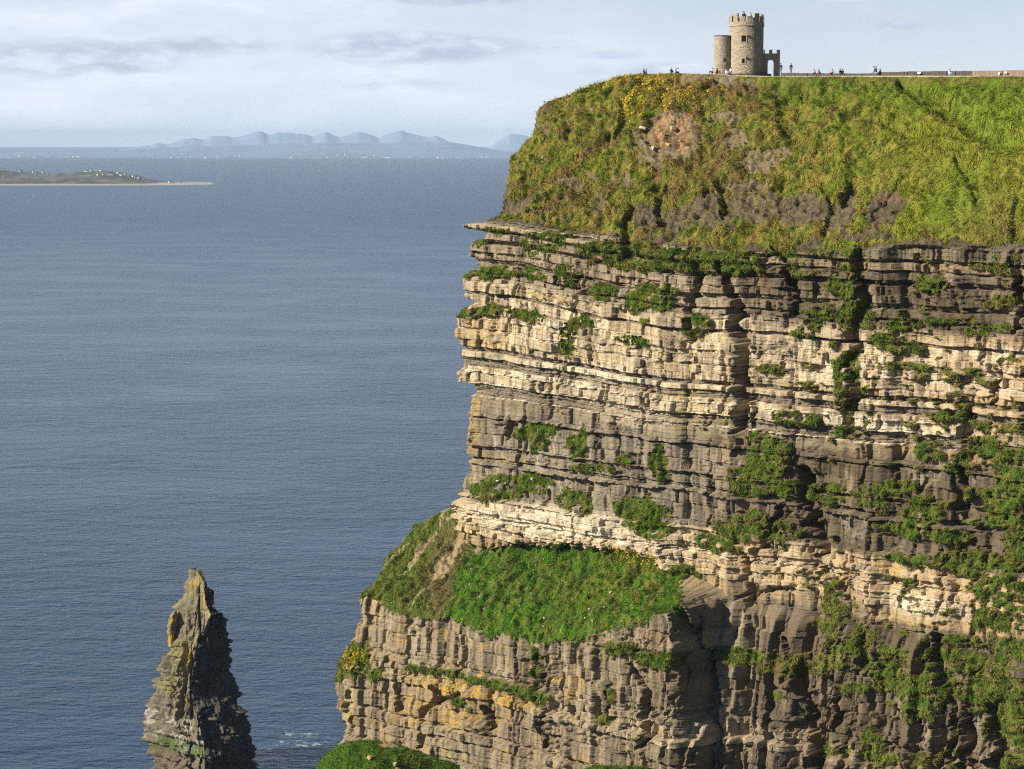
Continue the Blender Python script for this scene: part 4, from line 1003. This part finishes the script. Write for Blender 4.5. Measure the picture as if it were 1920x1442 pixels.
# ------------------------------------------------------------------ crest furniture
STONE, Ns = new_mat('tower_masonry')
def masonry(N, sc_=(1, 1, 1), a=(.47, .40, .30, 1), b=(.29, .24, .18, 1)):
    co = N.add('ShaderNodeTexCoord').outputs['Object']
    sp = N.add('ShaderNodeSeparateXYZ', ins={0: co}).outputs
    ang = N.math('MULTIPLY', N.math('ARCTAN2', sp[1], sp[0]), 3.0)
    uv = N.add('ShaderNodeCombineXYZ', ins={0: N.math('ADD', ang, N.math('MULTIPLY', sp[0], .0)), 1: sp[2]}).outputs[0]
    br = N.add('ShaderNodeTexVoronoi', feature='F1', ins={'Vector': N.add('ShaderNodeMapping', ins={'Vector': co, 'Scale': (1, 1, 1.9)}).outputs[0], 'Scale': 3.0})
    n = N.noise(co, 1.3, 6, .7); n2 = N.noise(co, 9, 4, .7)
    v = N.math('ADD', N.math('MULTIPLY', N.add('ShaderNodeSeparateColor', ins={0: br.outputs['Color']}).outputs[0], .55), N.math('MULTIPLY', n, .6))
    c = N.mix(N.ramp(v, .25, .85), a, b)
    c = N.mix(N.ramp(n2, .55, .8), c, (.10, .08, .06, 1))
    bp = N.add('ShaderNodeBump', ins={'Strength': 1.0, 'Distance': .12, 'Height': N.math('ADD', N.math('MULTIPLY', br.outputs['Distance'], -1.0), N.math('MULTIPLY', n2, .7))})
    p = N.add('ShaderNodeBsdfPrincipled', ins={'Base Color': c, 'Roughness': .9, 'Normal': bp.outputs[0]})
    N.add('ShaderNodeOutputMaterial', ins={0: p.outputs[0]})
masonry(Ns)
CAPST = simple('dressed_stone', (.40, .33, .24), .85, 3, .3)
SLAB = simple('dark_and_shaded_flagstone', (.075, .065, .062), .8, 2.5, .4, bump=.03)  # dark slate; along the fence its darkness also stands in for shade
SLABL = simple('lit_flagstone', (.24, .18, .13), .8, 2.5, .35, bump=.03)  # browner copy that paints the sunlit end of the fence
KERB = simple('pale_kerb_stone', (.42, .35, .25), .85, 1.5, .3)
GLASS = simple('tower_glass', (.03, .06, .07), .08)
PATH = simple('gravel_path', (.32, .27, .2), .95, 2, .25)

def pos(px, py, out):
    s, z = hit(px, py, out); p = P0+s*t_+out*n_; return Vector((p[0], p[1], z))

def ring_wall(name, r0, r1, z0_, z1_, seg, mat, parent, holes=(), a0=0, a1=2*PI, full=True, rough=0.0, rows=1):
    """hollow cylinder wall from radius r0 to r1; holes: (angle, half width m, zlo, zhi) cut clean through the outer skin"""
    bm = bmesh.new(); holes = [(h[0] % (2*PI), *h[1:]) for h in holes]
    zs = sorted(set([z0_, z1_] + [h[2] for h in holes] + [h[3] for h in holes]))
    angs = set(np.linspace(a0, a1, seg, endpoint=not full).tolist())
    for h in holes: angs |= {h[0]-h[1]/r1, h[0]+h[1]/r1}
    angs = sorted(angs); n = len(angs)
    def v(r, a, z): return bm.verts.new((r*math.cos(a), r*math.sin(a), z))
    outer = [[v(r1, a, z) for a in angs] for z in zs]; inner = [[v(r0, a, z) for a in angs] for z in zs]
    rng_ = range(n if full else n-1)
    for k in range(len(zs)-1):
        for i in rng_:
            j = (i+1) % n; am = (angs[i]+(angs[j] if j else angs[j]+2*PI))/2; zm = (zs[k]+zs[k+1])/2
            hole = any(abs(am-h[0]) < h[1]/r1 and h[2] < zm < h[3] for h in holes)
            if not hole:
                bm.faces.new([outer[k][i], outer[k][j], outer[k+1][j], outer[k+1][i]])
                bm.faces.new([inner[k][j], inner[k][i], inner[k+1][i], inner[k+1][j]])
            else:
                for (p, q_) in (((k, i), (k+1, i)), ((k+1, j), (k, j)), ((k, j), (k, i)), ((k+1, i), (k+1, j))):
                    try: bm.faces.new([outer[p[0]][p[1]], outer[q_[0]][q_[1]], inner[q_[0]][q_[1]], inner[p[0]][p[1]]])
                    except ValueError: pass
    for i in rng_:
        j = (i+1) % n
        bm.faces.new([outer[-1][i], outer[-1][j], inner[-1][j], inner[-1][i]])
        bm.faces.new([outer[0][j], outer[0][i], inner[0][i], inner[0][j]])
    if not full:
        for k in range(len(zs)-1):
            bm.faces.new([outer[k][0], outer[k+1][0], inner[k+1][0], inner[k][0]]); bm.faces.new([outer[k+1][-1], outer[k][-1], inner[k][-1], inner[k+1][-1]])
    bmesh.ops.recalc_face_normals(bm, faces=bm.faces)
    me = bpy.data.meshes.new(name); bm.to_mesh(me); bm.free()
    return link(name, me, mat, parent)
def disc(name, r, z0_, z1_, mat, parent, seg=48, r2=None):
    bm = bmesh.new(); r2 = r if r2 is None else r2
    a = [bm.verts.new((r*math.cos(t), r*math.sin(t), z0_)) for t in np.linspace(0, 2*PI, seg, endpoint=False)]
    b = [bm.verts.new((r2*math.cos(t), r2*math.sin(t), z1_)) for t in np.linspace(0, 2*PI, seg, endpoint=False)]
    bm.faces.new(a[::-1]); bm.faces.new(b)
    for i in range(seg): bm.faces.new([a[i], a[(i+1) % seg], b[(i+1) % seg], b[i]])
    me = bpy.data.meshes.new(name); bm.to_mesh(me); bm.free(); return link(name, me, mat, parent)

TB = pos(1399, 139.3, -36)         # foot of the big round tower, its centre
PXM = TB.y/F                       # metres per photo pixel here
TZ = lambda py: (139.3-py)*PXM
GA = -PI/2 - math.atan2(TB.x, TB.y)*-1  # direction from the tower to the camera
GA = math.atan2(-TB.y, -TB.x)
def make_tower():
    r = empty('castle_tower', TB)
    tag(r, 'round stone castle tower with battlements, side turret and arched gateway wall on the cliff top', 'tower')
    R1 = 31.2*PXM
    def wa(px): return GA + math.asin((px-1399)*PXM/R1)       # angle on the cylinder for a pixel column
    holes = [(wa(1394), 4.4*PXM, TZ(81), TZ(69.5)), (wa(1393.6), 2.9*PXM, TZ(120), TZ(111.5))]
    w = ring_wall('tower_wall', R1-.55, R1, -1.2, TZ(51.5), 56, STONE, r, holes)
    for (a, hw, zl, zh) in holes:
        # dressed surround and recessed pane
        f = empty('window', (0, 0, 0)); f.parent = r
        f.location = (R1*math.cos(a), R1*math.sin(a), (zl+zh)/2); f.rotation_euler = (0, 0, a)
        h = (zh-zl)/2; t = .14
        fr = box_mesh('frame', [(-.12, -hw-t, h, .05, hw+t, h+t), (-.12, -hw-t, -h-t, .08, hw+t, -h), (-.12, -hw-t, -h, .05, -hw, h), (-.12, hw, -h, .05, hw+t, h)])
        link('frame', fr, CAPST, f)
        link('pane', box_mesh('pane', [(-.40, -hw-.02, -h-.02, -.34, hw+.02, h+.02)]), GLASS, f)
        link('glazing_bar', box_mesh('glazing_bar', [(-.34, -.03, -h, -.30, .03, h), (-.335, -hw, -.03, -.295, hw, .03)]), SLAB, f)
    for px, py in ((1402.5, 71), (1399.5, 110.5)):          # small dark corbel stones beside the windows
        a = wa(px); rr2 = R1+.08
        c = link('corbel', box_mesh('corbel', [(-.2, -.14, -.2, .14, .14, .2)]), SLAB, r); c.location = (rr2*math.cos(a), rr2*math.sin(a), TZ(py)); c.rotation_euler = (0, 0, a)
    ring_wall('string_course', R1-.5, R1+.16, TZ(51.5)+.002, TZ(50)+.0, 64, CAPST, r)
    ring_wall('parapet', R1-.35, R1+.10, TZ(50)+.002, TZ(44.2), 64, STONE, r)
    disc('roof_deck', R1-.56, TZ(48.5), TZ(47.8), SLAB, r)
    nm = 14
    hs = [0, .5, 0, 0, .45, 0, 0, .5, 0, .35, 0, 0, .5, 0]
    for i in range(nm):
        a = GA + .18 + i*2*PI/nm; hwid = .155
        top = TZ(35.2) + hs[i]
        m = ring_wall('merlon', R1-.35, R1+.10, TZ(44.2)+.002, top, 5, STONE, r, a0=a-hwid, a1=a+hwid, full=False)
        ring_wall('coping', R1-.40, R1+.15, top+.002, top+.09, 5, CAPST, m, a0=a-hwid-.012, a1=a+hwid+.012, full=False)
    # side turret, overlapping the left side, a little nearer
    side = Vector((math.cos(GA-PI/2), math.sin(GA-PI/2), 0)); 
    if side.x > 0: side = -side                              # points to the left of the picture
    tu = empty('turret', side*((1399-1355.2)*PXM) + Vector((math.cos(GA), math.sin(GA), 0))*.3); tu.parent = r
    R2 = 15.9*PXM
    th_ = [(GA+math.asin((1359.7-1355.2)*PXM/R2), 2.9*PXM, TZ(117), TZ(110.5))]
    ring_wall('turret_wall', R2-.4, R2, -1.2, TZ(69.5), 36, STONE, tu, th_)
    disc('turret_roof', R2+.1, TZ(69.5)+.002, TZ(68.3), SLAB, tu, 36)
    (a, hw, zl, zh) = th_[0]; h = (zh-zl)/2
    f = link('window', box_mesh('window', [(-.3, -hw-.02, -h, -.25, hw+.02, h)]), GLASS, tu); f.location = (R2*math.cos(a), R2*math.sin(a), (zl+zh)/2); f.rotation_euler = (0, 0, a)
    # gateway wall on the right: arch cut through
    right_ = -side; wbase = right_*((1430-1399)*PXM-.6)
    gw = empty('gateway_wall', wbase); gw.parent = r; gw.rotation_euler = (0, 0, math.atan2(right_.y, right_.x))
    L_ = (1461-1430)*PXM+.6; ox = lambda px: (px-1430)*PXM+.6
    xa, xb = ox(1438.6), ox(1449.2); xm = (xa+xb)/2; ra = (xb-xa)/2; zs_ = TZ(118.3); zt_ = TZ(101.3)
    bm = bmesh.new()
    arch = [(xa, -1.2)]+[(xm-ra*math.cos(t), zs_+ra*math.sin(t)) for t in np.linspace(0, PI, 13)]+[(xb, -1.2)]
    prof_top = [(L_, -1.2), (L_, zt_), (0, zt_), (0, -1.2)]
    poly = arch + prof_top
    for th2 in (0,):
        fa = [bm.verts.new((x, -.32, z)) for x, z in poly]; fb2_ = [bm.verts.new((x, .32, z)) for x, z in poly]; n = len(poly)
        f1 = bm.faces.new(fa); f2 = bm.faces.new(fb2_[::-1])
        for i in range(n): bm.faces.new([fa[i], fb2_[i], fb2_[(i+1) % n], fa[(i+1) % n]])
    bm.normal_update(); bmesh.ops.triangulate(bm, faces=[f1, f2]); bmesh.ops.recalc_face_normals(bm, faces=bm.faces)
    me = bpy.data.meshes.new('wall'); bm.to_mesh(me); bm.free(); link('wall', me, STONE, gw)
    for x0_, x1_ in ((1430.5, 1433), (1440.8, 1446.8), (1454.8, 1461)):
        m = link('merlon', box_mesh('merlon', [(ox(x0_), -.32, zt_+.002, ox(x1_), .32, TZ(95.6))]), STONE, gw)
        link('coping', box_mesh('coping', [(ox(x0_)-.06, -.38, TZ(95.6)+.002, ox(x1_)+.06, .38, TZ(95.0)+.02)]), CAPST, m)
    # paved round step
    disc('plinth', R1+1.5, -1.6, .02, SLAB, r, 64)
    return r
make_tower()

# path strip, kerb and flagstone fence along the crest
def crest_pt(px, py, out): return pos(px, py, out)
def strip(name, ptsA, thick, h0, mat, parent=None):
    """wall-like ribbon following points: thickness across, from z-h0 to z"""
    bm = bmesh.new(); n = len(ptsA); ring = []
    for i, p in enumerate(ptsA):
        a = ptsA[max(i-1, 0)]; b = ptsA[min(i+1, n-1)]
        d = Vector((b.x-a.x, b.y-a.y, 0)).normalized(); s = Vector((-d.y, d.x, 0))*thick/2
        ring.append([bm.verts.new((p.x+q.x, p.y+q.y, p.z+z)) for q, z in ((s, 0), (-s, 0), (-s, -h0), (s, -h0))])
    for i in range(n-1):
        for k in range(4): bm.faces.new([ring[i][k], ring[i][(k+1) % 4], ring[i+1][(k+1) % 4], ring[i+1][k]])
    bm.faces.new(ring[0]); bm.faces.new(ring[-1][::-1]); bmesh.ops.recalc_face_normals(bm, faces=bm.faces)
    me = bpy.data.meshes.new(name); bm.to_mesh(me); bm.free(); return link(name, me, mat, parent)
kpy = lambda px: np.interp(px, [1270, 1340, 1380, 1440, 1500, 1600, 1700, 1830, 1930], [137.2, 138.4, 141.2, 142.6, 142.8, 142.2, 142.0, 142.2, 142.2])
k0 = crest_pt(1300, kpy(1300), -30)
kr = empty('stone_kerb', k0); tag(kr, 'long low kerb of pale stone blocks edging the cliff-top path', 'kerb')
px = 1272.0; kn = 0
while px < 1835 and kn < 98:
    w = 5.4+rr_.random()*1.6; a = crest_pt(px, kpy(px)+rr_.uniform(-.3, .3), -30); b = crest_pt(px+w-.35, kpy(px+w), -30)
    o = strip('kerb_block', [a-k0, b-k0], .35, .55, KERB, kr); px += w; kn += 1
path = strip('path', [crest_pt(p, kpy(p)+1.0, -34.5) for p in range(1260, 1961, 20)], 8.5, .12, PATH); tag(path, kind='structure')
fpy = lambda px: np.interp(px, [1462, 1500, 1560, 1600, 1640, 1650, 1700, 1740, 1800, 1860, 1940], [137, 137.4, 138.2, 138.4, 137.6, 136.2, 134.4, 134.0, 133.6, 133.0, 131.6])
f0 = crest_pt(1470, 139, -39)
fe = empty('flagstone_fence', f0); tag(fe, 'long fence of upright dark flagstone slabs along the cliff-top path', 'fence')
px = 1464.0; first_ = True
while px < 1935:
    w = 5.2+rr_.random()*2.4; top = fpy(px)-.5+rr_.uniform(-.35, .35)
    a = crest_pt(px, top, -39+rr_.uniform(-.1, .1)); b = crest_pt(px+w-.45, top+rr_.uniform(-.3, .3), -39+rr_.uniform(-.1, .1))
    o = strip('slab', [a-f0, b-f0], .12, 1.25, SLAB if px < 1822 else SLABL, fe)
    px += w
for px, py, w, h, lab in ((1723.5, 136.4, 5, 3, 'wide white notice board on the dark part of the flagstone fence'), (1873.5, 137.6, 2.4, 4, 'narrow white notice board on the fence near the right edge'), (1885.5, 136.0, 2.8, 3, 'small white notice board high on the fence at far right')):
    p = crest_pt(px, py, -38.6); e = empty('notice_sign', p, math.atan2(t_[1], t_[0])); tag(e, lab, 'sign')
    ww, hh_ = w*PXM/.74, h*PXM
    link('board', box_mesh('board', [(-ww/2, -.04, -hh_/2, ww/2, 0, hh_/2)]), WHITE, e)
    link('post', box_mesh('post', [(-.05, .002, -1.0, .05, .08, hh_/2-.02)]), BROWN, e)

# ------------------------------------------------------------------ people
def skin_mesh(name, verts, edges, root=0, sub=1):
    me = bpy.data.meshes.new(name+'_src'); me.from_pydata([v[0] for v in verts], edges, []); o = bpy.data.objects.new(name+'_src', me); C.objects.link(o)
    o.modifiers.new('s', 'SKIN'); m2 = o.modifiers.new('u', 'SUBSURF'); m2.levels = sub; m2.render_levels = sub
    for i, v in enumerate(verts):
        r = v[1] if isinstance(v[1], tuple) else (v[1], v[1]); me.skin_vertices[0].data[i].radius = r; me.skin_vertices[0].data[i].use_root = (i == root)
    dg = bpy.context.evaluated_depsgraph_get(); dg.update()
    out = bpy.data.meshes.new_from_object(o.evaluated_get(dg)); out.name = name
    bpy.data.objects.remove(o); bpy.data.meshes.remove(me)
    for p in out.polygons: p.use_smooth = True
    return out
def person_parts(pose):
    """joints of a 1.75 m figure facing -Y; returns meshes for body, jacket, trousers, hair, shoes"""
    sit = pose == 'sit'
    hip = .22 if sit else .92
    dz = hip-.92
    def P_(x, y, z): return (x, y, z+dz)
    V = [(P_(0, 0, .95), .13), (P_(0, .01, 1.15), .13), (P_(0, .01, 1.38), .14), (P_(0, 0, 1.50), .055), (P_(0, -.01, 1.60), (.085, .095)), (P_(0, -.01, 1.69), .08)]
    E = [(0, 1), (1, 2), (2, 3), (3, 4), (4, 5)]
    if sit: legs = [((s*.1, 0, .20), (s*.14, -.42, .48), (s*.13, -.52, .08), (s*.13, -.64, .04)) for s in (-1, 1)]
    else: legs = [((s*.10, 0, .90), (s*.11, -.02+s*.03, .48), (s*.11, .02+s*.06, .08), (s*.12, -.12+s*.06, .04)) for s in (-1, 1)]
    for lg in legs:
        b = len(V); V += [(lg[0], .085), (lg[1], .06), (lg[2], .042), (lg[3], .035)]; E += [(0, b), (b, b+1), (b+1, b+2), (b+2, b+3)]
    arms = []
    for s in (-1, 1):
        sh = P_(s*.19, .01, 1.40); el = P_(s*.25, .03, 1.12) ; wr = P_(s*.22, -.10, .88)
        if sit: wr = P_(s*.17, -.26, 1.06)
        arms.append((sh, el, wr)); b = len(V); V += [(sh, .055), (el, .042), (wr, .028)]; E += [(2, b), (b, b+1), (b+1, b+2)]
        hd = (wr[0], wr[1]-.05, wr[2]-.07); h = len(V); V.append((hd, (.03, .018))); E.append((b+2, h))
        for k, (fx, fl_) in enumerate(((-.027, .065), (-.009, .078), (.009, .072), (.027, .056))):
            c = len(V); V += [((hd[0]+fx, hd[1]-.02, hd[2]-.03), .009), ((hd[0]+fx, hd[1]-.02, hd[2]-.03-fl_), .008)]; E += [(h, c), (c, c+1)]
        c = len(V); V += [((hd[0]-s*.035, hd[1]-.03, hd[2]+.01), .010), ((hd[0]-s*.05, hd[1]-.06, hd[2]-.02), .009)]; E += [(h, c), (c, c+1)]
    b = len(V); V += [(P_(0, -.105, 1.615), .014)]; E += [(4, b)]      # nose
    body = skin_mesh('body', V, E)
    jV = [(P_(0, 0, .92), .165), (P_(0, .01, 1.15), .16), (P_(0, .01, 1.38), .17), (P_(0, 0, 1.46), .08)]; jE = [(0, 1), (1, 2), (2, 3)]
    for sh, el, wr in arms:
        b = len(jV); jV += [(sh, .078), (el, .062), (wr, .045)]; jE += [(2, b), (b, b+1), (b+1, b+2)]
    jacket = skin_mesh('jacket', jV, jE)
    tV = [((0, 0, hip), .14)]; tE = []
    for lg in legs:
        b = len(tV); tV += [(lg[0], .10), (lg[1], .078), (lg[2], .06)]; tE += [(0, b), (b, b+1), (b+1, b+2)]
    trousers = skin_mesh('trousers', tV, tE)
    hair = skin_mesh('hair', [(P_(0, .03, 1.66), .098), (P_(0, .02, 1.72), .085), (P_(0, .07, 1.58), .07)], [(0, 1), (0, 2)])
    shoes = [skin_mesh('shoe', [((lg[2][0], lg[2][1]+.02, lg[2][2]-.02), .052), (lg[3], .045)], [(0, 1)]) for lg in legs]
    return dict(body=body, jacket=jacket, trousers=trousers, hair=hair, shoes=shoes)
SK = simple('skin', (.50, .30, .22), .6)
CL = {}
def cloth(rgb):
    if rgb not in CL: CL[rgb] = simple('cloth', rgb, .85)
    return CL[rgb]
PP = {p: person_parts(p) for p in ('stand', 'sit')}
def person(loc, pose, jacket, trous, hair, face, label, group=None, pack=None):
    r = empty('person', loc, face); tag(r, label, 'person', group)
    m = PP[pose]
    for nm_, c in (('body', None), ('jacket', jacket), ('trousers', trous), ('hair', hair)):
        me = m[nm_].copy(); me.materials.clear(); me.materials.append(SK if c is None else cloth(c)); o = bpy.data.objects.new(nm_, me); C.objects.link(o); o.parent = r
    for s in m['shoes']:
        me = s.copy(); me.materials.clear(); me.materials.append(cloth((.05, .04, .04))); o = bpy.data.objects.new('shoe', me); C.objects.link(o); o.parent = r
    if pack:
        me = skin_mesh('backpack', [((0, .24, 1.02+(0 if pose == 'stand' else -.7)), (.17, .12)), ((0, .24, 1.32+(0 if pose == 'stand' else -.7)), (.15, .11))], [(0, 1)]); me.materials.append(cloth(pack)); o = bpy.data.objects.new('backpack', me); C.objects.link(o); o.parent = r
    return r
NAVY = (.015, .02, .045); BLK = (.012, .012, .015); WH = (.75, .76, .8); JEAN = (.10, .20, .38); DH = (.03, .02, .015); BH = (.14, .08, .04); YEL = (.62, .68, .05); PINK = (.65, .25, .25); GRN = (.05, .07, .04); LB = (.35, .48, .72)
ppl = [ # px, foot py, out, pose, jacket, trousers, hair, facing, label, pack
 (1464, 137.6, -33, 'stand', NAVY, JEAN, BLK, 2.6, 'person in long dark hooded coat and blue jeans standing just right of the gateway wall', None),
 (1483, 137.6, -36, 'stand', BLK, JEAN, BH, .1, 'person with bright yellow backpack standing right of the gateway', YEL),
 (1361.8, 139.4, -31, 'sit', WH, WH, BH, .6, 'person in white clothes sitting on the kerb before the turret', None),
 (1370.5, 137.4, -31.4, 'sit', WH, LB, BH, -.4, 'person in pale top sitting where turret and tower meet', None),
 (1345, 138.6, -30.6, 'sit', BLK, BLK, BH, 1.4, 'person in black crouching on the kerb at the foot of the turret', None),
 (1335.6, 138.0, -31, 'sit', PINK, BLK, BH, -1.2, 'person in reddish top sitting left of the turret', None),
 (1207.4, 139.6, -28.5, 'sit', NAVY, NAVY, DH, 1.2, 'person in navy sitting on the grassy brow far left of the tower', None),
 (1211.6, 140.2, -28.5, 'sit', GRN, BLK, BH, -1.3, 'person in dark green sitting beside the one in navy on the brow', None),
 (1259, 138.3, -30, 'sit', BLK, NAVY, DH, .4, 'person in black sitting alone on the brow between two pairs', None),
 (1267.8, 138.2, -30, 'sit', LB, NAVY, DH, .7, 'person in light blue top sitting on the brow beside one in white', None),
 (1271.2, 138.5, -29.6, 'sit', WH, BLK, DH, -.6, 'person in white top and dark hair sitting on the brow', None),
 (1526.5, 141.4, -34, 'sit', (.5, .4, .36), BLK, BH, 0., 'bare-armed person seated by the fence, first right of the yellow backpack', None),
 (1535, 141.0, -34, 'sit', PINK, NAVY, BH, .4, 'person in pinkish top seated by the dark fence', None),
 (1560, 140.8, -34, 'sit', (.55, .30, .22), BLK, BH, -.3, 'person in rust top seated alone by the dark fence', None),
 (1575.6, 140.4, -34, 'sit', NAVY, BLK, DH, .6, 'left person of a dark-clothed pair seated by the fence', None),
 (1579.4, 140.8, -34.3, 'sit', BLK, NAVY, DH, -.5, 'right person of a dark-clothed pair seated by the fence', None),
 (1638.4, 140.2, -33.4, 'sit', WH, BLK, DH, 1.2, 'person in bulky white jacket on the path by a blue-clad companion', WH),
 (1641.8, 140.4, -33.2, 'sit', NAVY, LB, DH, -1.0, 'person in navy jacket and pale blue trousers beside the white jacket', None),
 (1650, 141.6, -34, 'sit', GRN, BLK, DH, -.8, 'person in dark green seated right of the pair in white and navy', None),
 (1780.6, 141.6, -32.5, 'sit', WH, LB, (.45, .12, .08), .5, 'red-haired person in white top seated before the fence at right', None)]
for px, py, out, pose, j, tr, hr, fc, lab, pk in ppl:
    s_ = 1.0
    p = pos(px, py, out)
    o = person(p, pose, j, tr, hr, GA+PI/2+fc, lab, 'visitors along the cliff top', pk)
    if px in (1638.4, 1641.8): o.location.z += .35
deck = TZ(47.8)
for px, hy, bk, j, hr, lab in ((1393.5, 24.5, 1.2, NAVY, DH, 'person in dark jacket on the tower roof, standing highest above the battlements'), (1406, 26.5, .8, WH, DH, 'person in white top on the tower roof right of the highest figure'),
                          (1415.5, 28, -.6, PINK, BH, 'person in pink top on the tower roof'), (1427, 29.2, -.2, (.45, .25, .15), DH, 'person in brown top at the right edge of the tower roof')):
    side = Vector((-math.sin(GA), math.cos(GA), 0)); side = side if side.x > 0 else -side
    p = TB + side*((px-1399)*PXM*.97) + Vector((math.cos(GA), math.sin(GA), 0))*bk; p.z = TB.z + deck + max(0, (46.0-1.72/PXM-hy)*PXM*.0)
    o = person(p, 'stand', j, NAVY, hr, GA+PI/2+.4, lab, 'visitors on the tower roof')
    top = TB.z+TZ(hy); o.location.z = deck + TB.z; sc_ = (top-o.location.z)/1.78; o.scale = (max(sc_, .9),)*3

# ------------------------------------------------------------------ loose boulders
STN = simple('loose_stone', (.48, .42, .33), .9, 2.2, .45, bump=.08)
STNO = simple('lichen_stone', (.46, .32, .12), .9, 1.6, .5, bump=.08)
def boulder_mesh(seed, sx, sy, sz):
    rg = random.Random(seed); bm = bmesh.new()
    pts = [Vector((rg.uniform(-1, 1), rg.uniform(-1, 1), rg.uniform(-1, 1))) for _ in range(16)]
    for p in pts: p /= max(abs(p.x), abs(p.y), abs(p.z)); bm.verts.new((p.x*sx*rg.uniform(.8, 1), p.y*sy, p.z*sz*rg.uniform(.75, 1)))
    bmesh.ops.convex_hull(bm, input=bm.verts)
    for v in [v for v in bm.verts if not v.link_faces]: bm.verts.remove(v)
    bmesh.ops.bevel(bm, geom=bm.edges[:], offset=min(sx, sy, sz)*.12, segments=1, affect='EDGES')
    me = bpy.data.meshes.new('boulder'); bm.to_mesh(me); bm.free(); return me
bld = [(1105, 1138, 5, 4, 'whitest boulder on the lower right of the big grass terrace'), (1108, 1162, 4, 6, 'upright pale boulder at the bottom edge of the grass terrace, right of its neighbour'), (1098, 1156, 4, 4, 'pale boulder at the bottom edge of the grass terrace, left of the upright one'),
       (1018, 1158, 4, 4, 'small pale stone in the lower middle of the grass terrace'), (1142, 1110, 5, 5, 'greyish boulder on the right part of the grass terrace'), (1132, 1136, 4, 3, 'small pinkish stone right of the whitest boulder'), (878, 1095, 5, 4, 'pale boulder at the left margin of the big grass terrace'),
       (1053, 926, 9, 8, 'large pale angular block below the grassy ledge at the middle left of the face'), (995, 897, 7, 5, 'pale block half sunk in the grassy ledge top'), (930, 903, 7, 3, 'flat pale stone at the left of the grassy ledge'), (946, 904, 4, 3, 'small flat stone beside the flat one on the grassy ledge'),
       (960, 576, 9, 8, 'tilted pale slab between two grassy tufts on the upper left ledge'), (1088, 601, 6, 4, 'white slab lying in the small grass tuft of the upper left face'), (914, 703, 8, 5, 'pale rounded block on the ledge near the left edge of the cliff'), (1325, 605, 5, 4, 'small stone on a ledge beside the dark central cleft'),
       (1243, 250, 9, 11, 'orange rounded boulder in the bare scar of the upper grass slope'), (1262, 238, 14, 8, 'long orange boulder at the top of the bare scar'), (1252, 268, 12, 7, 'tilted brown slab at the foot of the bare scar'), (1228, 278, 8, 12, 'grey upright slab left of the scar foot'), (1272, 262, 8, 7, 'brown block in the right part of the bare scar'), (1206, 236, 16, 6, 'grey flat ledge stone left of the bare scar')]
for i, (px, py, w, h, lab) in enumerate(bld):
    p, nrm = surf_point(px, py); m = p.y/F*.5
    me = boulder_mesh(i+3, w*m, w*m*.9, h*m); me.materials.append(STNO if 236 <= py <= 270 and px > 1230 else STN)
    o = bpy.data.objects.new('boulder', me); C.objects.link(o); o.location = p + nrm*.15; o.rotation_euler = (rr_.uniform(-.3, .3), rr_.uniform(-.5, .5), rr_.uniform(0, 3)); tag(o, lab, 'boulder', 'loose boulders on the cliff')
for px, row, w, h, mt, lab in ((695, 130, 16, 9, STNO, 'orange lichen-covered boulder on the grassy spur at the bottom left'), (741, 132, 9, 11, STN, 'pale round boulder on the grassy spur at the bottom left')):
    xx, yy = proj(spurP[..., 0], spurP[..., 1], spurP[..., 2]); k = np.argmin((xx[:200]-px)**2+(yy[:200]-(1422 if px == 695 else 1434))**2); i, j = np.unravel_index(k, xx[:200].shape)
    p = Vector(spurP[i, j].tolist()); m = p.y/F*.5; me = boulder_mesh(int(px), w*m, w*m*.8, h*m); me.materials.append(mt)
    o = bpy.data.objects.new('boulder', me); C.objects.link(o); o.location = p+Vector((0, -.3, .2)); tag(o, lab, 'boulder', 'loose boulders on the spur')
